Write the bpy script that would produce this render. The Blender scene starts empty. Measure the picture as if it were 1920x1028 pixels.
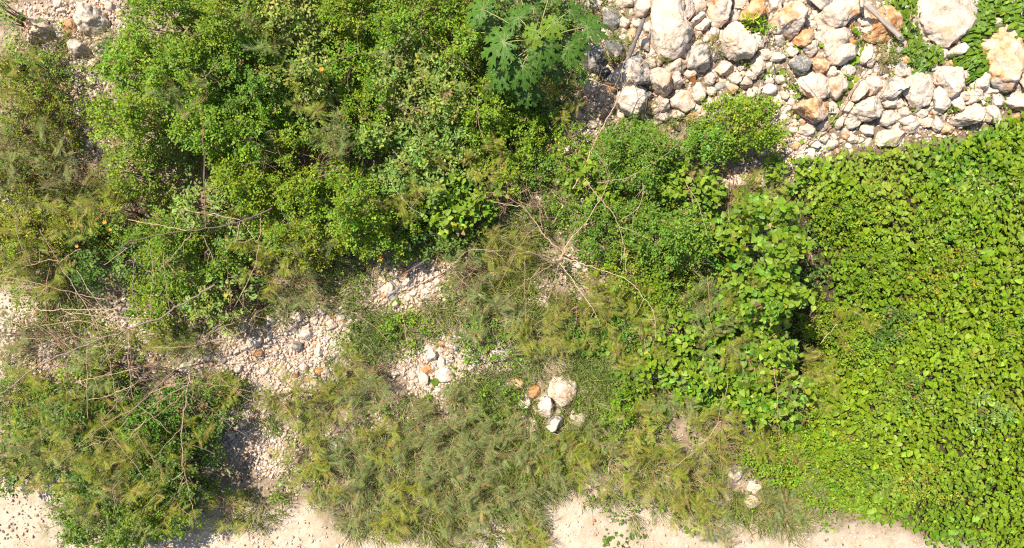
import bpy, math, random
import numpy as np
from mathutils import Vector

rng = np.random.default_rng(11)
random.seed(11)
SC = bpy.context.scene
COL = SC.collection

# ------------------------------------------------------------------ camera
H = 9.0                                   # height of the drone above the ground
cam_d = bpy.data.cameras.new("camera")
cam = bpy.data.objects.new("camera", cam_d)
COL.objects.link(cam)
cam.location = (0, 0, H)
cam.rotation_euler = (0, 0, 0)            # straight down, image top = +Y
cam_d.lens = 24.0
cam_d.sensor_width = 36.0
cam_d.clip_start = 0.1
cam_d.clip_end = 500
SC.camera = cam
# ------------------------------------------------------------------ sky, sun, exposure
SUN_EL = math.radians(58)
SUN_H = Vector((-0.80, 0.60))             # horizontal direction towards the sun
w = bpy.data.worlds.new("World")
SC.world = w
w.use_nodes = True
nt = w.node_tree
sky = nt.nodes.new("ShaderNodeTexSky")
sky.sky_type = 'NISHITA'
sky.sun_disc = False
sky.sun_elevation = SUN_EL
sky.sun_rotation = math.atan2(SUN_H.x, SUN_H.y)
bg = nt.nodes["Background"]
bg.inputs[1].default_value = 0.105
nt.links.new(sky.outputs[0], bg.inputs[0])
sun_d = bpy.data.lights.new("sun", 'SUN')
sun_d.energy = 4.6
sun_d.angle = math.radians(0.53)
sun_d.color = (1.0, 0.93, 0.82)
sun = bpy.data.objects.new("sun", sun_d)
COL.objects.link(sun)
SUN = Vector((SUN_H.x * math.cos(SUN_EL), SUN_H.y * math.cos(SUN_EL), math.sin(SUN_EL)))
sun.rotation_euler = SUN.to_track_quat('Z', 'Y').to_euler()
sun.location = SUN * 30
SC.view_settings.view_transform = 'Standard'
SC.view_settings.look = 'None'
SC.view_settings.gamma = 1.0
SC.view_settings.use_curve_mapping = False
SC.view_settings.exposure = 1.20
SC.cycles.max_bounces = 6
SC.cycles.diffuse_bounces = 3
SC.cycles.transmission_bounces = 3
SC.cycles.use_denoising = False
SC.cycles.filter_width = 1.2

# ------------------------------------------------------------------ helpers: noise, terrain, photo pixel -> ground point
def vnoise(p, seed=0):
    """value noise in [0,1], p (N,3)"""
    p = np.asarray(p, float)
    i = np.floor(p).astype(np.int64)
    f = p - i
    f = f * f * (3 - 2 * f)
    def hsh(ix, iy, iz):
        h = (ix * 374761393 + iy * 668265263 + iz * 1274126177 + seed * 362437) & 0xFFFFFFFF
        h = ((h ^ (h >> 13)) * 1274126177) & 0xFFFFFFFF
        h = (h ^ (h >> 16)) & 0xFFFFFF
        return h / float(0xFFFFFF)
    r = 0
    for dx in (0, 1):
        for dy in (0, 1):
            for dz in (0, 1):
                wt = (f[:, 0] if dx else 1 - f[:, 0]) * (f[:, 1] if dy else 1 - f[:, 1]) * (f[:, 2] if dz else 1 - f[:, 2])
                r = r + wt * hsh(i[:, 0] + dx, i[:, 1] + dy, i[:, 2] + dz)
    return r

def n2(x, y, s, seed=0):
    return vnoise(np.stack([np.asarray(x) * s, np.asarray(y) * s, np.full(np.shape(x), 0.37)], -1), seed)

PX = 0.75 / 960.0
def flat(px, py, z=0.0):
    return (np.asarray(px, float) - 960) * PX * (H - z), -(np.asarray(py, float) - 514) * PX * (H - z)

def sstep(a, b, x):
    t = np.clip((x - a) / (b - a), 0, 1)
    return t * t * (3 - 2 * t)

def inpoly(px, py, poly):
    px = np.asarray(px, float); py = np.asarray(py, float)
    r = np.zeros(px.shape, bool)
    n = len(poly)
    for i in range(n):
        x1, y1 = poly[i]; x2, y2 = poly[(i + 1) % n]
        c = ((y1 > py) != (y2 > py)) & (px < (x2 - x1) * (py - y1) / (y2 - y1 + 1e-12) + x1)
        r ^= c
    return r

def polydist(px, py, poly):
    """signed distance in px, positive inside"""
    px = np.asarray(px, float); py = np.asarray(py, float)
    d = np.full(px.shape, 1e9)
    n = len(poly)
    for i in range(n):
        x1, y1 = poly[i]; x2, y2 = poly[(i + 1) % n]
        vx, vy = x2 - x1, y2 - y1
        t = np.clip(((px - x1) * vx + (py - y1) * vy) / (vx * vx + vy * vy + 1e-9), 0, 1)
        d = np.minimum(d, np.hypot(px - x1 - t * vx, py - y1 - t * vy))
    return np.where(inpoly(px, py, poly), d, -d)

CARPET = [(1492, 345), (1520, 305), (1560, 288), (1640, 283), (1700, 272), (1780, 268), (1850, 245), (1900, 215), (2060, 190), (2060, 1150),
          (1960, 1060), (1880, 1030), (1760, 1018), (1700, 985), (1640, 968), (1570, 945), (1520, 900), (1480, 830), (1490, 760), (1530, 690), (1575, 615), (1562, 550), (1552, 480), (1535, 410), (1500, 370)]
ROCKFIELD = [(1085, 70), (1120, -40), (2060, -40), (2060, 215), (1900, 205), (1850, 240), (1760, 262), (1620, 275), (1520, 300), (1480, 335), (1440, 345),
             (1360, 370), (1340, 345), (1465, 260), (1430, 215), (1380, 195), (1300, 235), (1200, 232), (1150, 215), (1085, 250), (1030, 230), (1045, 190), (1100, 170)]
SAND = [(-160, 880), (0, 900), (60, 930), (100, 985), (280, 1010), (340, 955), (470, 960), (580, 945), (610, 985), (700, 990), (760, 1005), (900, 1010), (930, 960), (985, 940),
        (1000, 985), (1050, 915), (1120, 900), (1130, 960), (1200, 950), (1270, 965), (1400, 985), (1500, 1010), (1570, 990), (1700, 1000), (1760, 1022), (2060, 1060), (2060, 1250), (-160, 1250)]

def to_px(x, y):
    return x / (PX * H) + 960, -y / (PX * H) + 514

def gz(x, y):
    x = np.asarray(x, float); y = np.asarray(y, float)
    shp = x.shape
    x = x.ravel(); y = y.ravel()
    px, py = to_px(x, y)
    z = 0.10 * (n2(x, y, 0.55, 3) - 0.5) + 0.05 * (n2(x, y, 1.7, 4) - 0.5)
    z += 0.20 * sstep(-60, 120, polydist(px, py, ROCKFIELD)) * (0.6 + 0.8 * n2(x, y, 0.9, 5))
    z += 0.34 * sstep(-10, 160, polydist(px, py, CARPET)) * (0.25 + 1.0 * n2(x, y, 0.8, 6) + 0.55 * n2(x, y, 2.1, 16))
    z -= 0.06 * sstep(-40, 40, polydist(px, py, SAND))
    return z.reshape(shp)

def P(px, py, off=0.0):
    """world point at height off above the ground seen at this pixel"""
    z = off
    for _ in range(3):
        x, y = flat(px, py, z)
        z = gz(x, y) + off
    return np.stack([x, y, z], -1)

# ------------------------------------------------------------------ helpers: meshes and objects
def mesh_np(name, v, f, mat, col=None, smooth=False):
    v = np.asarray(v, np.float32); f = np.asarray(f, np.int32)
    k = f.shape[1]
    m = bpy.data.meshes.new(name)
    m.vertices.add(len(v)); m.vertices.foreach_set("co", v.ravel())
    m.loops.add(f.size); m.loops.foreach_set("vertex_index", f.ravel())
    m.polygons.add(len(f))
    m.polygons.foreach_set("loop_start", np.arange(0, f.size, k, dtype=np.int32))
    if smooth:
        m.polygons.foreach_set("use_smooth", np.ones(len(f), bool))
    if col is not None:
        a = m.color_attributes.new("col", 'FLOAT_COLOR', 'POINT')
        c = np.ones((len(v), 4), np.float32); c[:, :3] = col
        a.data.foreach_set("color", c.ravel())
    m.update(calc_edges=True)
    m.materials.append(mat)
    return m

def obj(name, mesh, parent=None, loc=(0, 0, 0)):
    o = bpy.data.objects.new(name, mesh)
    COL.objects.link(o)
    o.location = loc
    if parent is not None:
        o.parent = parent
    return o

def thing(name, label, cat, loc=(0, 0, 0), group=None):
    o = obj(name, None, None, loc)
    o.empty_display_size = 0.1
    return tag(o, label, cat, group)

def tag(o, label, cat=None, group=None, kind=None):
    if label: o["label"] = label
    if cat: o["category"] = cat
    if group: o["group"] = group
    if kind: o["kind"] = kind
    return o

def nrm(a):
    return a / np.maximum(np.linalg.norm(a, axis=-1, keepdims=True), 1e-9)

class Bag:
    """collects vertices, triangles and colours"""
    def __init__(s):
        s.v, s.f, s.c, s.n = [], [], [], 0
    def add(s, v, f, c):
        s.v.append(v); s.f.append(f + s.n); s.c.append(np.broadcast_to(c, v.shape)); s.n += len(v)
    def build(s, name, mat, parent=None, smooth=False, origin=None):
        if not s.v: return None
        v = np.concatenate(s.v)
        if origin is not None: v = v - np.asarray(origin)
        return obj(name, mesh_np(name, v, np.concatenate(s.f), mat, np.concatenate(s.c), smooth), parent)

def place(tv, tf, p, d, n, s, col, wid=None):
    """copies of a template (x along d, y across, z along n)"""
    N = len(p); K = len(tv)
    d = nrm(d)
    b = nrm(np.cross(n, d)); n = np.cross(d, b)
    s = np.broadcast_to(np.asarray(s, float), (N,))
    wd = s if wid is None else s * wid
    v = (p[:, None] + s[:, None, None] * tv[None, :, 0:1] * d[:, None] + wd[:, None, None] * tv[None, :, 1:2] * b[:, None]
         + s[:, None, None] * tv[None, :, 2:3] * n[:, None])
    f = (tf[None] + (np.arange(N) * K)[:, None, None]).reshape(-1, tf.shape[1])
    c = np.repeat(np.broadcast_to(col, (N, 3)), K, axis=0)
    return v.reshape(-1, 3), f, c

def tube(pts, r0, r1, sides=5):
    pts = np.asarray(pts, float); n = len(pts)
    t = nrm(np.gradient(pts, axis=0))
    up = np.array([0.13, 0.21, 0.97]); a = nrm(np.cross(t, up)); b = np.cross(t, a)
    r = np.linspace(r0, r1, n)[:, None, None]
    ang = np.linspace(0, 2 * np.pi, sides, endpoint=False)
    v = pts[:, None] + r * (np.cos(ang)[None, :, None] * a[:, None] + np.sin(ang)[None, :, None] * b[:, None])
    f = []
    for i in range(n - 1):
        for k in range(sides):
            k2 = (k + 1) % sides
            A, B, C, D = i * sides + k, i * sides + k2, (i + 1) * sides + k2, (i + 1) * sides + k
            f += [(A, B, C), (A, C, D)]
    return v.reshape(-1, 3), np.array(f)

def smooth_path(pts, step=4):
    pts = np.asarray(pts, float)
    if len(pts) < 3:
        t = np.linspace(0, 1, step + 1)[:, None]
        return pts[0] * (1 - t) + pts[-1] * t
    q = np.concatenate([[2 * pts[0] - pts[1]], pts, [2 * pts[-1] - pts[-2]]])
    out = []
    for i in range(1, len(q) - 2):
        for t in np.arange(step) / step:
            a, b, c, d = q[i - 1], q[i], q[i + 1], q[i + 2]
            out.append(0.5 * (2 * b + (c - a) * t + (2 * a - 5 * b + 4 * c - d) * t * t + (3 * b - a - 3 * c + d) * t ** 3))
    out.append(pts[-1])
    return np.array(out)

# ------------------------------------------------------------------ materials
def new_mat(name):
    m = bpy.data.materials.new(name); m.use_nodes = True
    return m, m.node_tree, m.node_tree.nodes["Principled BSDF"]

def node(nt, typ, **kw):
    n = nt.nodes.new(typ)
    for k, v in kw.items(): setattr(n, k, v)
    return n

def ramp(nt, src, stops):
    r = node(nt, "ShaderNodeValToRGB")
    while len(r.color_ramp.elements) < len(stops): r.color_ramp.elements.new(0.5)
    for e, (p, c) in zip(r.color_ramp.elements, stops):
        e.position = p; e.color = (*c, 1)
    nt.links.new(src, r.inputs[0])
    return r.outputs[0]

def mix(nt, fac, a, b, mode='MIX'):
    m = node(nt, "ShaderNodeMix", data_type='RGBA', blend_type=mode)
    for s, v in ((0, fac), (6, a), (7, b)):
        if isinstance(v, (int, float)): m.inputs[s].default_value = v
        elif isinstance(v, tuple): m.inputs[s].default_value = (*v, 1)
        else: nt.links.new(v, m.inputs[s])
    return m.outputs[2]

def math_n(nt, op, a, b, clamp=False):
    m = node(nt, "ShaderNodeMath", operation=op, use_clamp=clamp)
    for s, v in ((0, a), (1, b)):
        if isinstance(v, (int, float)): m.inputs[s].default_value = v
        else: nt.links.new(v, m.inputs[s])
    return m.outputs[0]

def noise_n(nt, scale, detail=4, rough=0.55, vec=None):
    n = node(nt, "ShaderNodeTexNoise")
    n.inputs["Scale"].default_value = scale; n.inputs["Detail"].default_value = detail; n.inputs["Roughness"].default_value = rough
    if vec is not None: nt.links.new(vec, n.inputs["Vector"])
    return n.outputs["Fac"]

def leaf_material(name, rough=0.45, spec=0.35, trans=0.33, tcol=(1.25, 1.15, 0.35)):
    m, t, b = new_mat(name)
    a = node(t, "ShaderNodeAttribute", attribute_name="col")
    g = node(t, "ShaderNodeNewGeometry")
    nz = noise_n(t, 55, 2, 0.5, g.outputs["Position"])
    c = mix(t, 1.0, a.outputs["Color"], ramp(t, nz, [(0.3, (0.72, 0.75, 0.7)), (0.7, (1.15, 1.12, 1.1))]), 'MULTIPLY')
    t.links.new(c, b.inputs["Base Color"])
    b.inputs["Roughness"].default_value = rough
    b.inputs["Specular IOR Level"].default_value = spec
    tr = node(t, "ShaderNodeBsdfTranslucent")
    t.links.new(mix(t, 1.0, c, tcol, 'MULTIPLY'), tr.inputs[0])
    ms = node(t, "ShaderNodeMixShader"); ms.inputs[0].default_value = trans
    t.links.new(b.outputs[0], ms.inputs[1]); t.links.new(tr.outputs[0], ms.inputs[2])
    t.links.new(ms.outputs[0], t.nodes["Material Output"].inputs[0])
    return m

M_LEAF = leaf_material("leaf", 0.5, 0.25, 0.36)
M_VINE = leaf_material("vine leaf", 0.5, 0.25, 0.28)
M_GRASS = leaf_material("grass blade", 0.6, 0.2, 0.25, (1.1, 1.05, 0.6))
M_PAPAYA = leaf_material("papaya leaf", 0.55, 0.25, 0.22)

def bark_material():
    m, t, b = new_mat("dry bark")
    a = node(t, "ShaderNodeAttribute", attribute_name="col")
    g = node(t, "ShaderNodeNewGeometry")
    nz = noise_n(t, 40, 4, 0.6, g.outputs["Position"])
    t.links.new(mix(t, 1.0, a.outputs["Color"], ramp(t, nz, [(0.3, (0.5, 0.48, 0.46)), (0.7, (1.25, 1.2, 1.15))]), 'MULTIPLY'), b.inputs["Base Color"])
    b.inputs["Roughness"].default_value = 0.85
    return m
M_BARK = bark_material()

def rock_material():
    m, t, b = new_mat("limestone")
    oi = node(t, "ShaderNodeObjectInfo")
    tc = node(t, "ShaderNodeTexCoord")
    off = node(t, "ShaderNodeVectorMath", operation='SCALE'); off.inputs[0].default_value = (37, 53, 71)
    t.links.new(oi.outputs["Random"], off.inputs["Scale"])
    add = node(t, "ShaderNodeVectorMath", operation='ADD')
    t.links.new(tc.outputs["Object"], add.inputs[0]); t.links.new(off.outputs[0], add.inputs[1])
    vec = add.outputs[0]
    sep = node(t, "ShaderNodeSeparateColor"); t.links.new(oi.outputs["Color"], sep.inputs[0])
    stain, grey, bri = sep.outputs[0], sep.outputs[1], sep.outputs[2]
    n1 = noise_n(t, 7, 5, 0.6, vec)
    base = ramp(t, n1, [(0.28, (0.36, 0.255, 0.175)), (0.44, (0.44, 0.35, 0.265)), (0.60, (0.485, 0.41, 0.33)), (0.8, (0.41, 0.295, 0.205))])
    n2_ = noise_n(t, 3.4, 4, 0.62, vec)
    st = math_n(t, 'MULTIPLY', math_n(t, 'SUBTRACT', math_n(t, 'ADD', n2_, math_n(t, 'MULTIPLY', stain, 0.50)), 0.665), 5.5, True)
    oran = ramp(t, noise_n(t, 11, 4, 0.6, vec), [(0.33, (0.36, 0.14, 0.045)), (0.5, (0.46, 0.245, 0.11)), (0.68, (0.52, 0.36, 0.225))])
    c = mix(t, st, base, oran)
    n3 = noise_n(t, 9, 6, 0.7, vec)
    gm = math_n(t, 'MULTIPLY', math_n(t, 'SUBTRACT', math_n(t, 'ADD', n3, math_n(t, 'MULTIPLY', grey, 0.40)), 0.68), 7.0, True)
    lich = ramp(t, noise_n(t, 26, 4, 0.7, vec), [(0.35, (0.075, 0.075, 0.068)), (0.55, (0.17, 0.165, 0.15)), (0.7, (0.32, 0.30, 0.27))])
    c = mix(t, gm, c, lich)
    pits = ramp(t, noise_n(t, 38, 5, 0.75, vec), [(0.33, (0.40, 0.33, 0.27)), (0.42, (1, 1, 1))])
    c = mix(t, 0.75, c, mix(t, 1.0, c, pits, 'MULTIPLY'))
    hsv = node(t, "ShaderNodeHueSaturation"); t.links.new(c, hsv.inputs["Color"]); t.links.new(bri, hsv.inputs["Value"])
    t.links.new(hsv.outputs[0], b.inputs["Base Color"])
    b.inputs["Roughness"].default_value = 0.93
    b.inputs["Specular IOR Level"].default_value = 0.15
    bp = node(t, "ShaderNodeBump"); bp.inputs["Strength"].default_value = 0.8; bp.inputs["Distance"].default_value = 0.035
    t.links.new(noise_n(t, 14, 6, 0.62, vec), bp.inputs["Height"])
    t.links.new(bp.outputs[0], b.inputs["Normal"])
    return m
M_ROCK = rock_material()

def pebble_material():
    m, t, b = new_mat("limestone gravel")
    a = node(t, "ShaderNodeAttribute", attribute_name="col")
    g = node(t, "ShaderNodeNewGeometry")
    nz = noise_n(t, 60, 4, 0.7, g.outputs["Position"])
    t.links.new(mix(t, 1.0, a.outputs["Color"], ramp(t, nz, [(0.3, (0.6, 0.56, 0.52)), (0.6, (1.08, 1.06, 1.04))]), 'MULTIPLY'), b.inputs["Base Color"])
    b.inputs["Roughness"].default_value = 0.93
    b.inputs["Specular IOR Level"].default_value = 0.15
    return m
M_PEB = pebble_material()

def ground_material():
    m, t, b = new_mat("pale limestone ground")
    a = node(t, "ShaderNodeAttribute", attribute_name="col")
    sep = node(t, "ShaderNodeSeparateColor"); t.links.new(a.outputs["Color"], sep.inputs[0])
    g = node(t, "ShaderNodeNewGeometry"); pos = g.outputs["Position"]
    sand = ramp(t, noise_n(t, 6, 8, 0.7, pos), [(0.3, (0.33, 0.25, 0.17)), (0.5, (0.42, 0.34, 0.255)), (0.7, (0.475, 0.40, 0.315))])
    dirt = ramp(t, noise_n(t, 9, 7, 0.7, pos), [(0.3, (0.09, 0.06, 0.035)), (0.5, (0.19, 0.135, 0.085)), (0.74, (0.36, 0.28, 0.19))])
    fac = math_n(t, 'ADD', sep.outputs[0], math_n(t, 'MULTIPLY', math_n(t, 'SUBTRACT', noise_n(t, 5, 6, 0.7, pos), 0.5), 1.6), True)
    litter = ramp(t, noise_n(t, 25, 5, 0.7, pos), [(0.35, (0.025, 0.022, 0.012)), (0.55, (0.05, 0.042, 0.02)), (0.75, (0.09, 0.07, 0.035))])  # litter tone, near black to paint in the shade under leaves and between rocks
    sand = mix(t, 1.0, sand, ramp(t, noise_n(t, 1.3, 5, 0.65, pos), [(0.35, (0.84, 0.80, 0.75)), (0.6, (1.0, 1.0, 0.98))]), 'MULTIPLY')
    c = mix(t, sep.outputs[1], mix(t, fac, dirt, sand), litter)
    spk = ramp(t, noise_n(t, 70, 4, 0.75, pos), [(0.30, (0.32, 0.28, 0.24)), (0.38, (1, 1, 1))])
    c = mix(t, 0.8, c, mix(t, 1.0, c, spk, 'MULTIPLY'))
    t.links.new(c, b.inputs["Base Color"])
    b.inputs["Roughness"].default_value = 0.95
    b.inputs["Specular IOR Level"].default_value = 0.1
    bp = node(t, "ShaderNodeBump"); bp.inputs["Strength"].default_value = 0.7; bp.inputs["Distance"].default_value = 0.03
    t.links.new(noise_n(t, 30, 8, 0.72, pos), bp.inputs["Height"])
    t.links.new(bp.outputs[0], b.inputs["Normal"])
    return m
M_GROUND = ground_material()

def wood_material():
    m, t, b = new_mat("weathered wood")
    tc = node(t, "ShaderNodeTexCoord")
    mp = node(t, "ShaderNodeMapping"); mp.inputs["Scale"].default_value = (3, 60, 60)
    t.links.new(tc.outputs["Object"], mp.inputs[0])
    c = ramp(t, noise_n(t, 1.0, 6, 0.7, mp.outputs[0]), [(0.3, (0.12, 0.09, 0.07)), (0.5, (0.34, 0.27, 0.21)), (0.75, (0.48, 0.41, 0.34))])
    t.links.new(c, b.inputs["Base Color"]); b.inputs["Roughness"].default_value = 0.9
    bp = node(t, "ShaderNodeBump"); bp.inputs["Strength"].default_value = 0.6; bp.inputs["Distance"].default_value = 0.01
    t.links.new(noise_n(t, 1.0, 6, 0.7, mp.outputs[0]), bp.inputs["Height"]); t.links.new(bp.outputs[0], b.inputs["Normal"])
    return m
M_WOOD = wood_material()

# ------------------------------------------------------------------ ground sheet
GRAVEL = [[(40, 10), (240, 0), (225, 100), (195, 180), (195, 285), (125, 295), (125, 190), (60, 95)], [(-20, 330), (70, 320), (110, 380), (60, 420), (-20, 420)], [(20, 560), (250, 575), (300, 640), (180, 660), (60, 690), (-20, 700)],[(420, 610), (470, 585), (560, 575), (640, 585), (690, 620), (660, 690), (600, 740), (480, 735), (400, 710), (300, 700), (330, 660)],
          [(640, 560), (690, 510), (760, 490), (860, 505), (900, 540), (880, 590), (780, 600), (700, 600)],
          [(770, 620), (850, 605), (930, 620), (960, 680), (900, 710), (850, 760), (790, 770), (770, 700), (730, 690)],
          [(400, 790), (450, 745), (520, 790), (560, 850), (560, 930), (480, 870), (400, 870)],
          [(1340, 350), (1400, 310), (1480, 330), (1470, 370), (1390, 385)], [(1430, 200), (1530, 220), (1540, 280), (1490, 340), (1450, 330), (1480, 270)],
          [(1050, 480), (1100, 480), (1110, 530), (1060, 540)], [(190, 610), (290, 610), (300, 660), (200, 660)], [(590, 800), (660, 820), (640, 870), (590, 860)],
          [(700, 780), (800, 790), (800, 830), (700, 820)], [(1020, 210), (1100, 190), (1160, 230), (1080, 270)], [(60, 340), (130, 320), (120, 400), (40, 410)],
          [(40, 690), (100, 680), (80, 740), (20, 740)], [(960, 540), (1040, 530), (1020, 590), (960, 590)]]
def axis_pts(a, fine, far):
    core = np.arange(-a, a + fine / 2, fine)
    out = a + fine * np.cumsum(1.35 ** np.arange(1, 40))
    out = out[out < far]
    return np.concatenate([-out[::-1], core, out])
gx = axis_pts(8.6, 0.055, 120.0); gy = axis_pts(5.2, 0.055, 120.0)
GX, GY = np.meshgrid(gx, gy)
Z = gz(GX, GY) + 0.012 * (n2(GX.ravel(), GY.ravel(), 9, 8).reshape(GX.shape) - 0.5) + 0.02 * (n2(GX.ravel(), GY.ravel(), 4, 9).reshape(GX.shape) - 0.5)
gpx, gpy = to_px(GX.ravel(), GY.ravel())
sandy = sstep(-30, 25, polydist(gpx, gpy, SAND))
for g in GRAVEL:
    sandy = np.maximum(sandy, 0.8 * sstep(-25, 20, polydist(gpx, gpy, g)))
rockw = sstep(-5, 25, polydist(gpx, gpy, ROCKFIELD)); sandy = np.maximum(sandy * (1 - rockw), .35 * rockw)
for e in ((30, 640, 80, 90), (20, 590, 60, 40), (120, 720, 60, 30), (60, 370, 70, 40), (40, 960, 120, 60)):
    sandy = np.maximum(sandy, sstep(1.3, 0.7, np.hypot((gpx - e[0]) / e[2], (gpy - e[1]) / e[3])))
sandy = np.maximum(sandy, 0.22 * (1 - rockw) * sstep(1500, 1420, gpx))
shade_litter_w = np.maximum(sstep(-12, 25, polydist(gpx, gpy, CARPET)), (.12 + .45 * n2(GX.ravel(), GY.ravel(), 2.5, 61)) * rockw)  # shade painted into the ground under the vine carpet and in rock gaps
shade_litter_w = np.maximum(shade_litter_w, sstep(-10, 15, polydist(gpx, gpy, [(1380, 370), (1560, 370), (1600, 600), (1560, 720), (1400, 720)])))  # shade of the hollow beside the carpet, painted into the ground colour
nx, ny = len(gx), len(gy)
ii = (np.arange(ny - 1)[:, None] * nx + np.arange(nx - 1)[None]).ravel()
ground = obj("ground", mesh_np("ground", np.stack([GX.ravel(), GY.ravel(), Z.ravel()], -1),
             np.stack([ii, ii + 1, ii + nx + 1, ii + nx], -1), M_GROUND, np.stack([sandy, shade_litter_w, sandy], -1), True))
tag(ground, "pale sandy limestone ground between the plants", kind="structure")

# ------------------------------------------------------------------ rocks
import bmesh
def ico(sub):
    bm = bmesh.new(); bmesh.ops.create_icosphere(bm, subdivisions=sub, radius=1)
    v = np.array([x.co[:] for x in bm.verts]); f = np.array([[q.index for q in x.verts] for x in bm.faces]); bm.free()
    return v, f
ICO = {k: ico(k) for k in (1, 2, 3, 4, 5)}

LAND = []           # (px, py, phrase) for labels of smaller neighbours
USED = set()
def auto_label(desc, px, py, maxw=16, pool=None):
    """says between / beside which easily found things something lies"""
    L = sorted(pool or LAND, key=lambda l: math.hypot(l[0] - px, l[1] - py))[:9]
    cand = []
    for i in range(len(L)):
        for j in range(i + 1, len(L)):
            a, b = L[i], L[j]
            va = (a[0] - px, a[1] - py); vb = (b[0] - px, b[1] - py)
            la, lb = math.hypot(*va) + 1e-6, math.hypot(*vb) + 1e-6
            cs = (va[0] * vb[0] + va[1] * vb[1]) / (la * lb)
            if cs < -0.45:
                cand.append((la + lb + 60 * (1 + cs), f"{desc} between the {a[2]} and the {b[2]}"))
    cand.sort()
    out = [c[1] for c in cand]
    for a in L:
        dx, dy = px - a[0], py - a[1]
        side = ("right of" if dx > 0 else "left of") if abs(dx) > 1.3 * abs(dy) else ("below" if dy > 0 else "above") if abs(dy) > 1.3 * abs(dx) else (("below" if dy > 0 else "above") + " and " + ("right of" if dx > 0 else "left of"))
        out.append(f"{desc} {side} the {a[2]}")
    for o_ in out:
        if o_ not in USED and len(o_.replace("-", "").split()) <= maxw:
            USED.add(o_); return o_
    return out[0]

def rock_mesh(outline, hgt, seed, sub):
    """outline (N,2) metres about the centre"""
    r_ = np.random.default_rng(seed)
    v, f = ICO[sub]
    v = v.copy()
    ang = np.linspace(-np.pi, np.pi, 97)
    R = np.zeros(97)
    o = np.asarray(outline); q = np.roll(o, -1, axis=0)
    for k, a in enumerate(ang):
        d = np.array([np.cos(a), np.sin(a)])
        e = q - o
        den = d[0] * e[:, 1] - d[1] * e[:, 0]
        den = np.where(np.abs(den) < 1e-9, 1e-9, den)
        t = (o[:, 0] * e[:, 1] - o[:, 1] * e[:, 0]) / den
        u = (o[:, 0] * d[1] - o[:, 1] * d[0]) / den
        ok = (t > 0) & (u >= -1e-6) & (u <= 1 + 1e-6)
        R[k] = t[ok].max() if ok.any() else 0.05
    th = np.arctan2(v[:, 1], v[:, 0])
    rho = np.hypot(v[:, 0], v[:, 1])
    rr = np.interp(th, ang, R) * rho ** 0.62
    p = np.stack([np.cos(th) * rr, np.sin(th) * rr, np.sign(v[:, 2]) * np.abs(v[:, 2]) ** 0.7 * hgt], -1)
    size = np.median(R)
    for _ in range(r_.integers(13, 20)):
        n = r_.normal(size=3); n[2] = abs(n[2]) * 1.1 + 0.05
        n[:2] /= max(size, 1e-6); n[2] /= hgt
        n = n / np.linalg.norm(n)
        s = p @ n
        lim = s.max() * r_.uniform(0.58, 0.90)
        p -= np.maximum(0, s - lim)[:, None] * n[None] * 0.94
    # keep the outline: stretch back to the drawn radius
    rad = np.hypot(p[:, 0], p[:, 1]); thp = np.arctan2(p[:, 1], p[:, 0])
    bins = np.digitize(thp, np.linspace(-np.pi, np.pi, 25)) - 1
    mx = np.array([rad[bins == k].max() if (bins == k).any() else size for k in range(24)])
    want = np.interp(np.linspace(-np.pi, np.pi, 25)[:-1] + np.pi / 24, ang, R)
    sc = np.clip(want / mx, 1, 1.25); sc = (sc + np.roll(sc, 1) + np.roll(sc, -1)) / 3
    p[:, :2] *= np.interp(thp, np.linspace(-np.pi, np.pi, 24), sc)[:, None]
    so = seed * 7.31 % 100
    nn = nrm(v)
    for fr, am in ((1.6, 0.12), (4.2, 0.08), (10.0, 0.05)):
        p += nn * ((vnoise(p / size * fr + so, 5) - 0.5) * am * 2 * size)[:, None] * (np.array([1, 1, min(1.0, hgt / size * 1.2)])[None])
    return p, f

NR = 0
ROCKPX = []
def off_rocks(qx, qy, keep=.08):
    a = np.array([r for r in ROCKPX if r[2] > 6.5])
    d = np.min(np.hypot(qx[:, None] - a[None, :, 0], qy[:, None] - a[None, :, 1]) / a[None, :, 2], axis=1)
    return (d > .95) | (rng.random(len(qx)) < keep)
def add_rock(poly, stain=0.1, grey=0.15, bri=1.0, hf=0.62, sink=0.30, label=None, phrase=None, desc="cream limestone rock", name="rock", group="loose limestone rocks", lift=0.0):
    global NR
    NR += 1
    poly = np.array(poly, float)
    c = (poly.max(0) + poly.min(0)) / 2
    rpx = math.sqrt(max(1.0, (poly[:, 0].max() - poly[:, 0].min()) * (poly[:, 1].max() - poly[:, 1].min()))) / 2
    w0 = P(c[0], c[1])
    z0 = w0[2]
    k = PX * (H - z0 - 0.05)
    ol = np.stack([(poly[:, 0] - c[0]) * k, -(poly[:, 1] - c[1]) * k], -1)
    hgt = max(0.03, rpx * k * hf * 1.2)
    ol *= 1.17
    sub = 5 if rpx > 24 else 4 if rpx > 9.5 else 3
    v, f = rock_mesh(ol, hgt, NR * 13 + 5, sub)
    o = obj(name, mesh_np(name, v, f, M_ROCK, None, False), None, (w0[0], w0[1], z0 + hgt * (1.1 - 2 * sink) + lift + min(.05, .25 * hgt)))
    o.rotation_euler = (random.uniform(-.12, .12), random.uniform(-.12, .12), 0)
    o.color = (stain, grey, bri, 1)
    if phrase: LAND.append((c[0], c[1], phrase))
    o["_d"] = desc; o["_px"] = (float(c[0]), float(c[1]), float(rpx))
    if label: USED.add(label)
    tag(o, label, "rock", group)
    return o

def ell(cx, cy, rx, ry, a=0, n=9):
    r_ = np.random.default_rng(int(cx * 7 + cy * 13) % 99991)
    t = np.sort(np.linspace(0, 2 * np.pi, n, endpoint=False) + r_.uniform(-.25, .25, n))
    q = r_.uniform(0.80, 1.12, n)
    x, y = rx * np.cos(t) * q, ry * np.sin(t) * q
    a = math.radians(a)
    return list(zip(cx + x * math.cos(a) - y * math.sin(a), cy + x * math.sin(a) + y * math.cos(a)))

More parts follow.
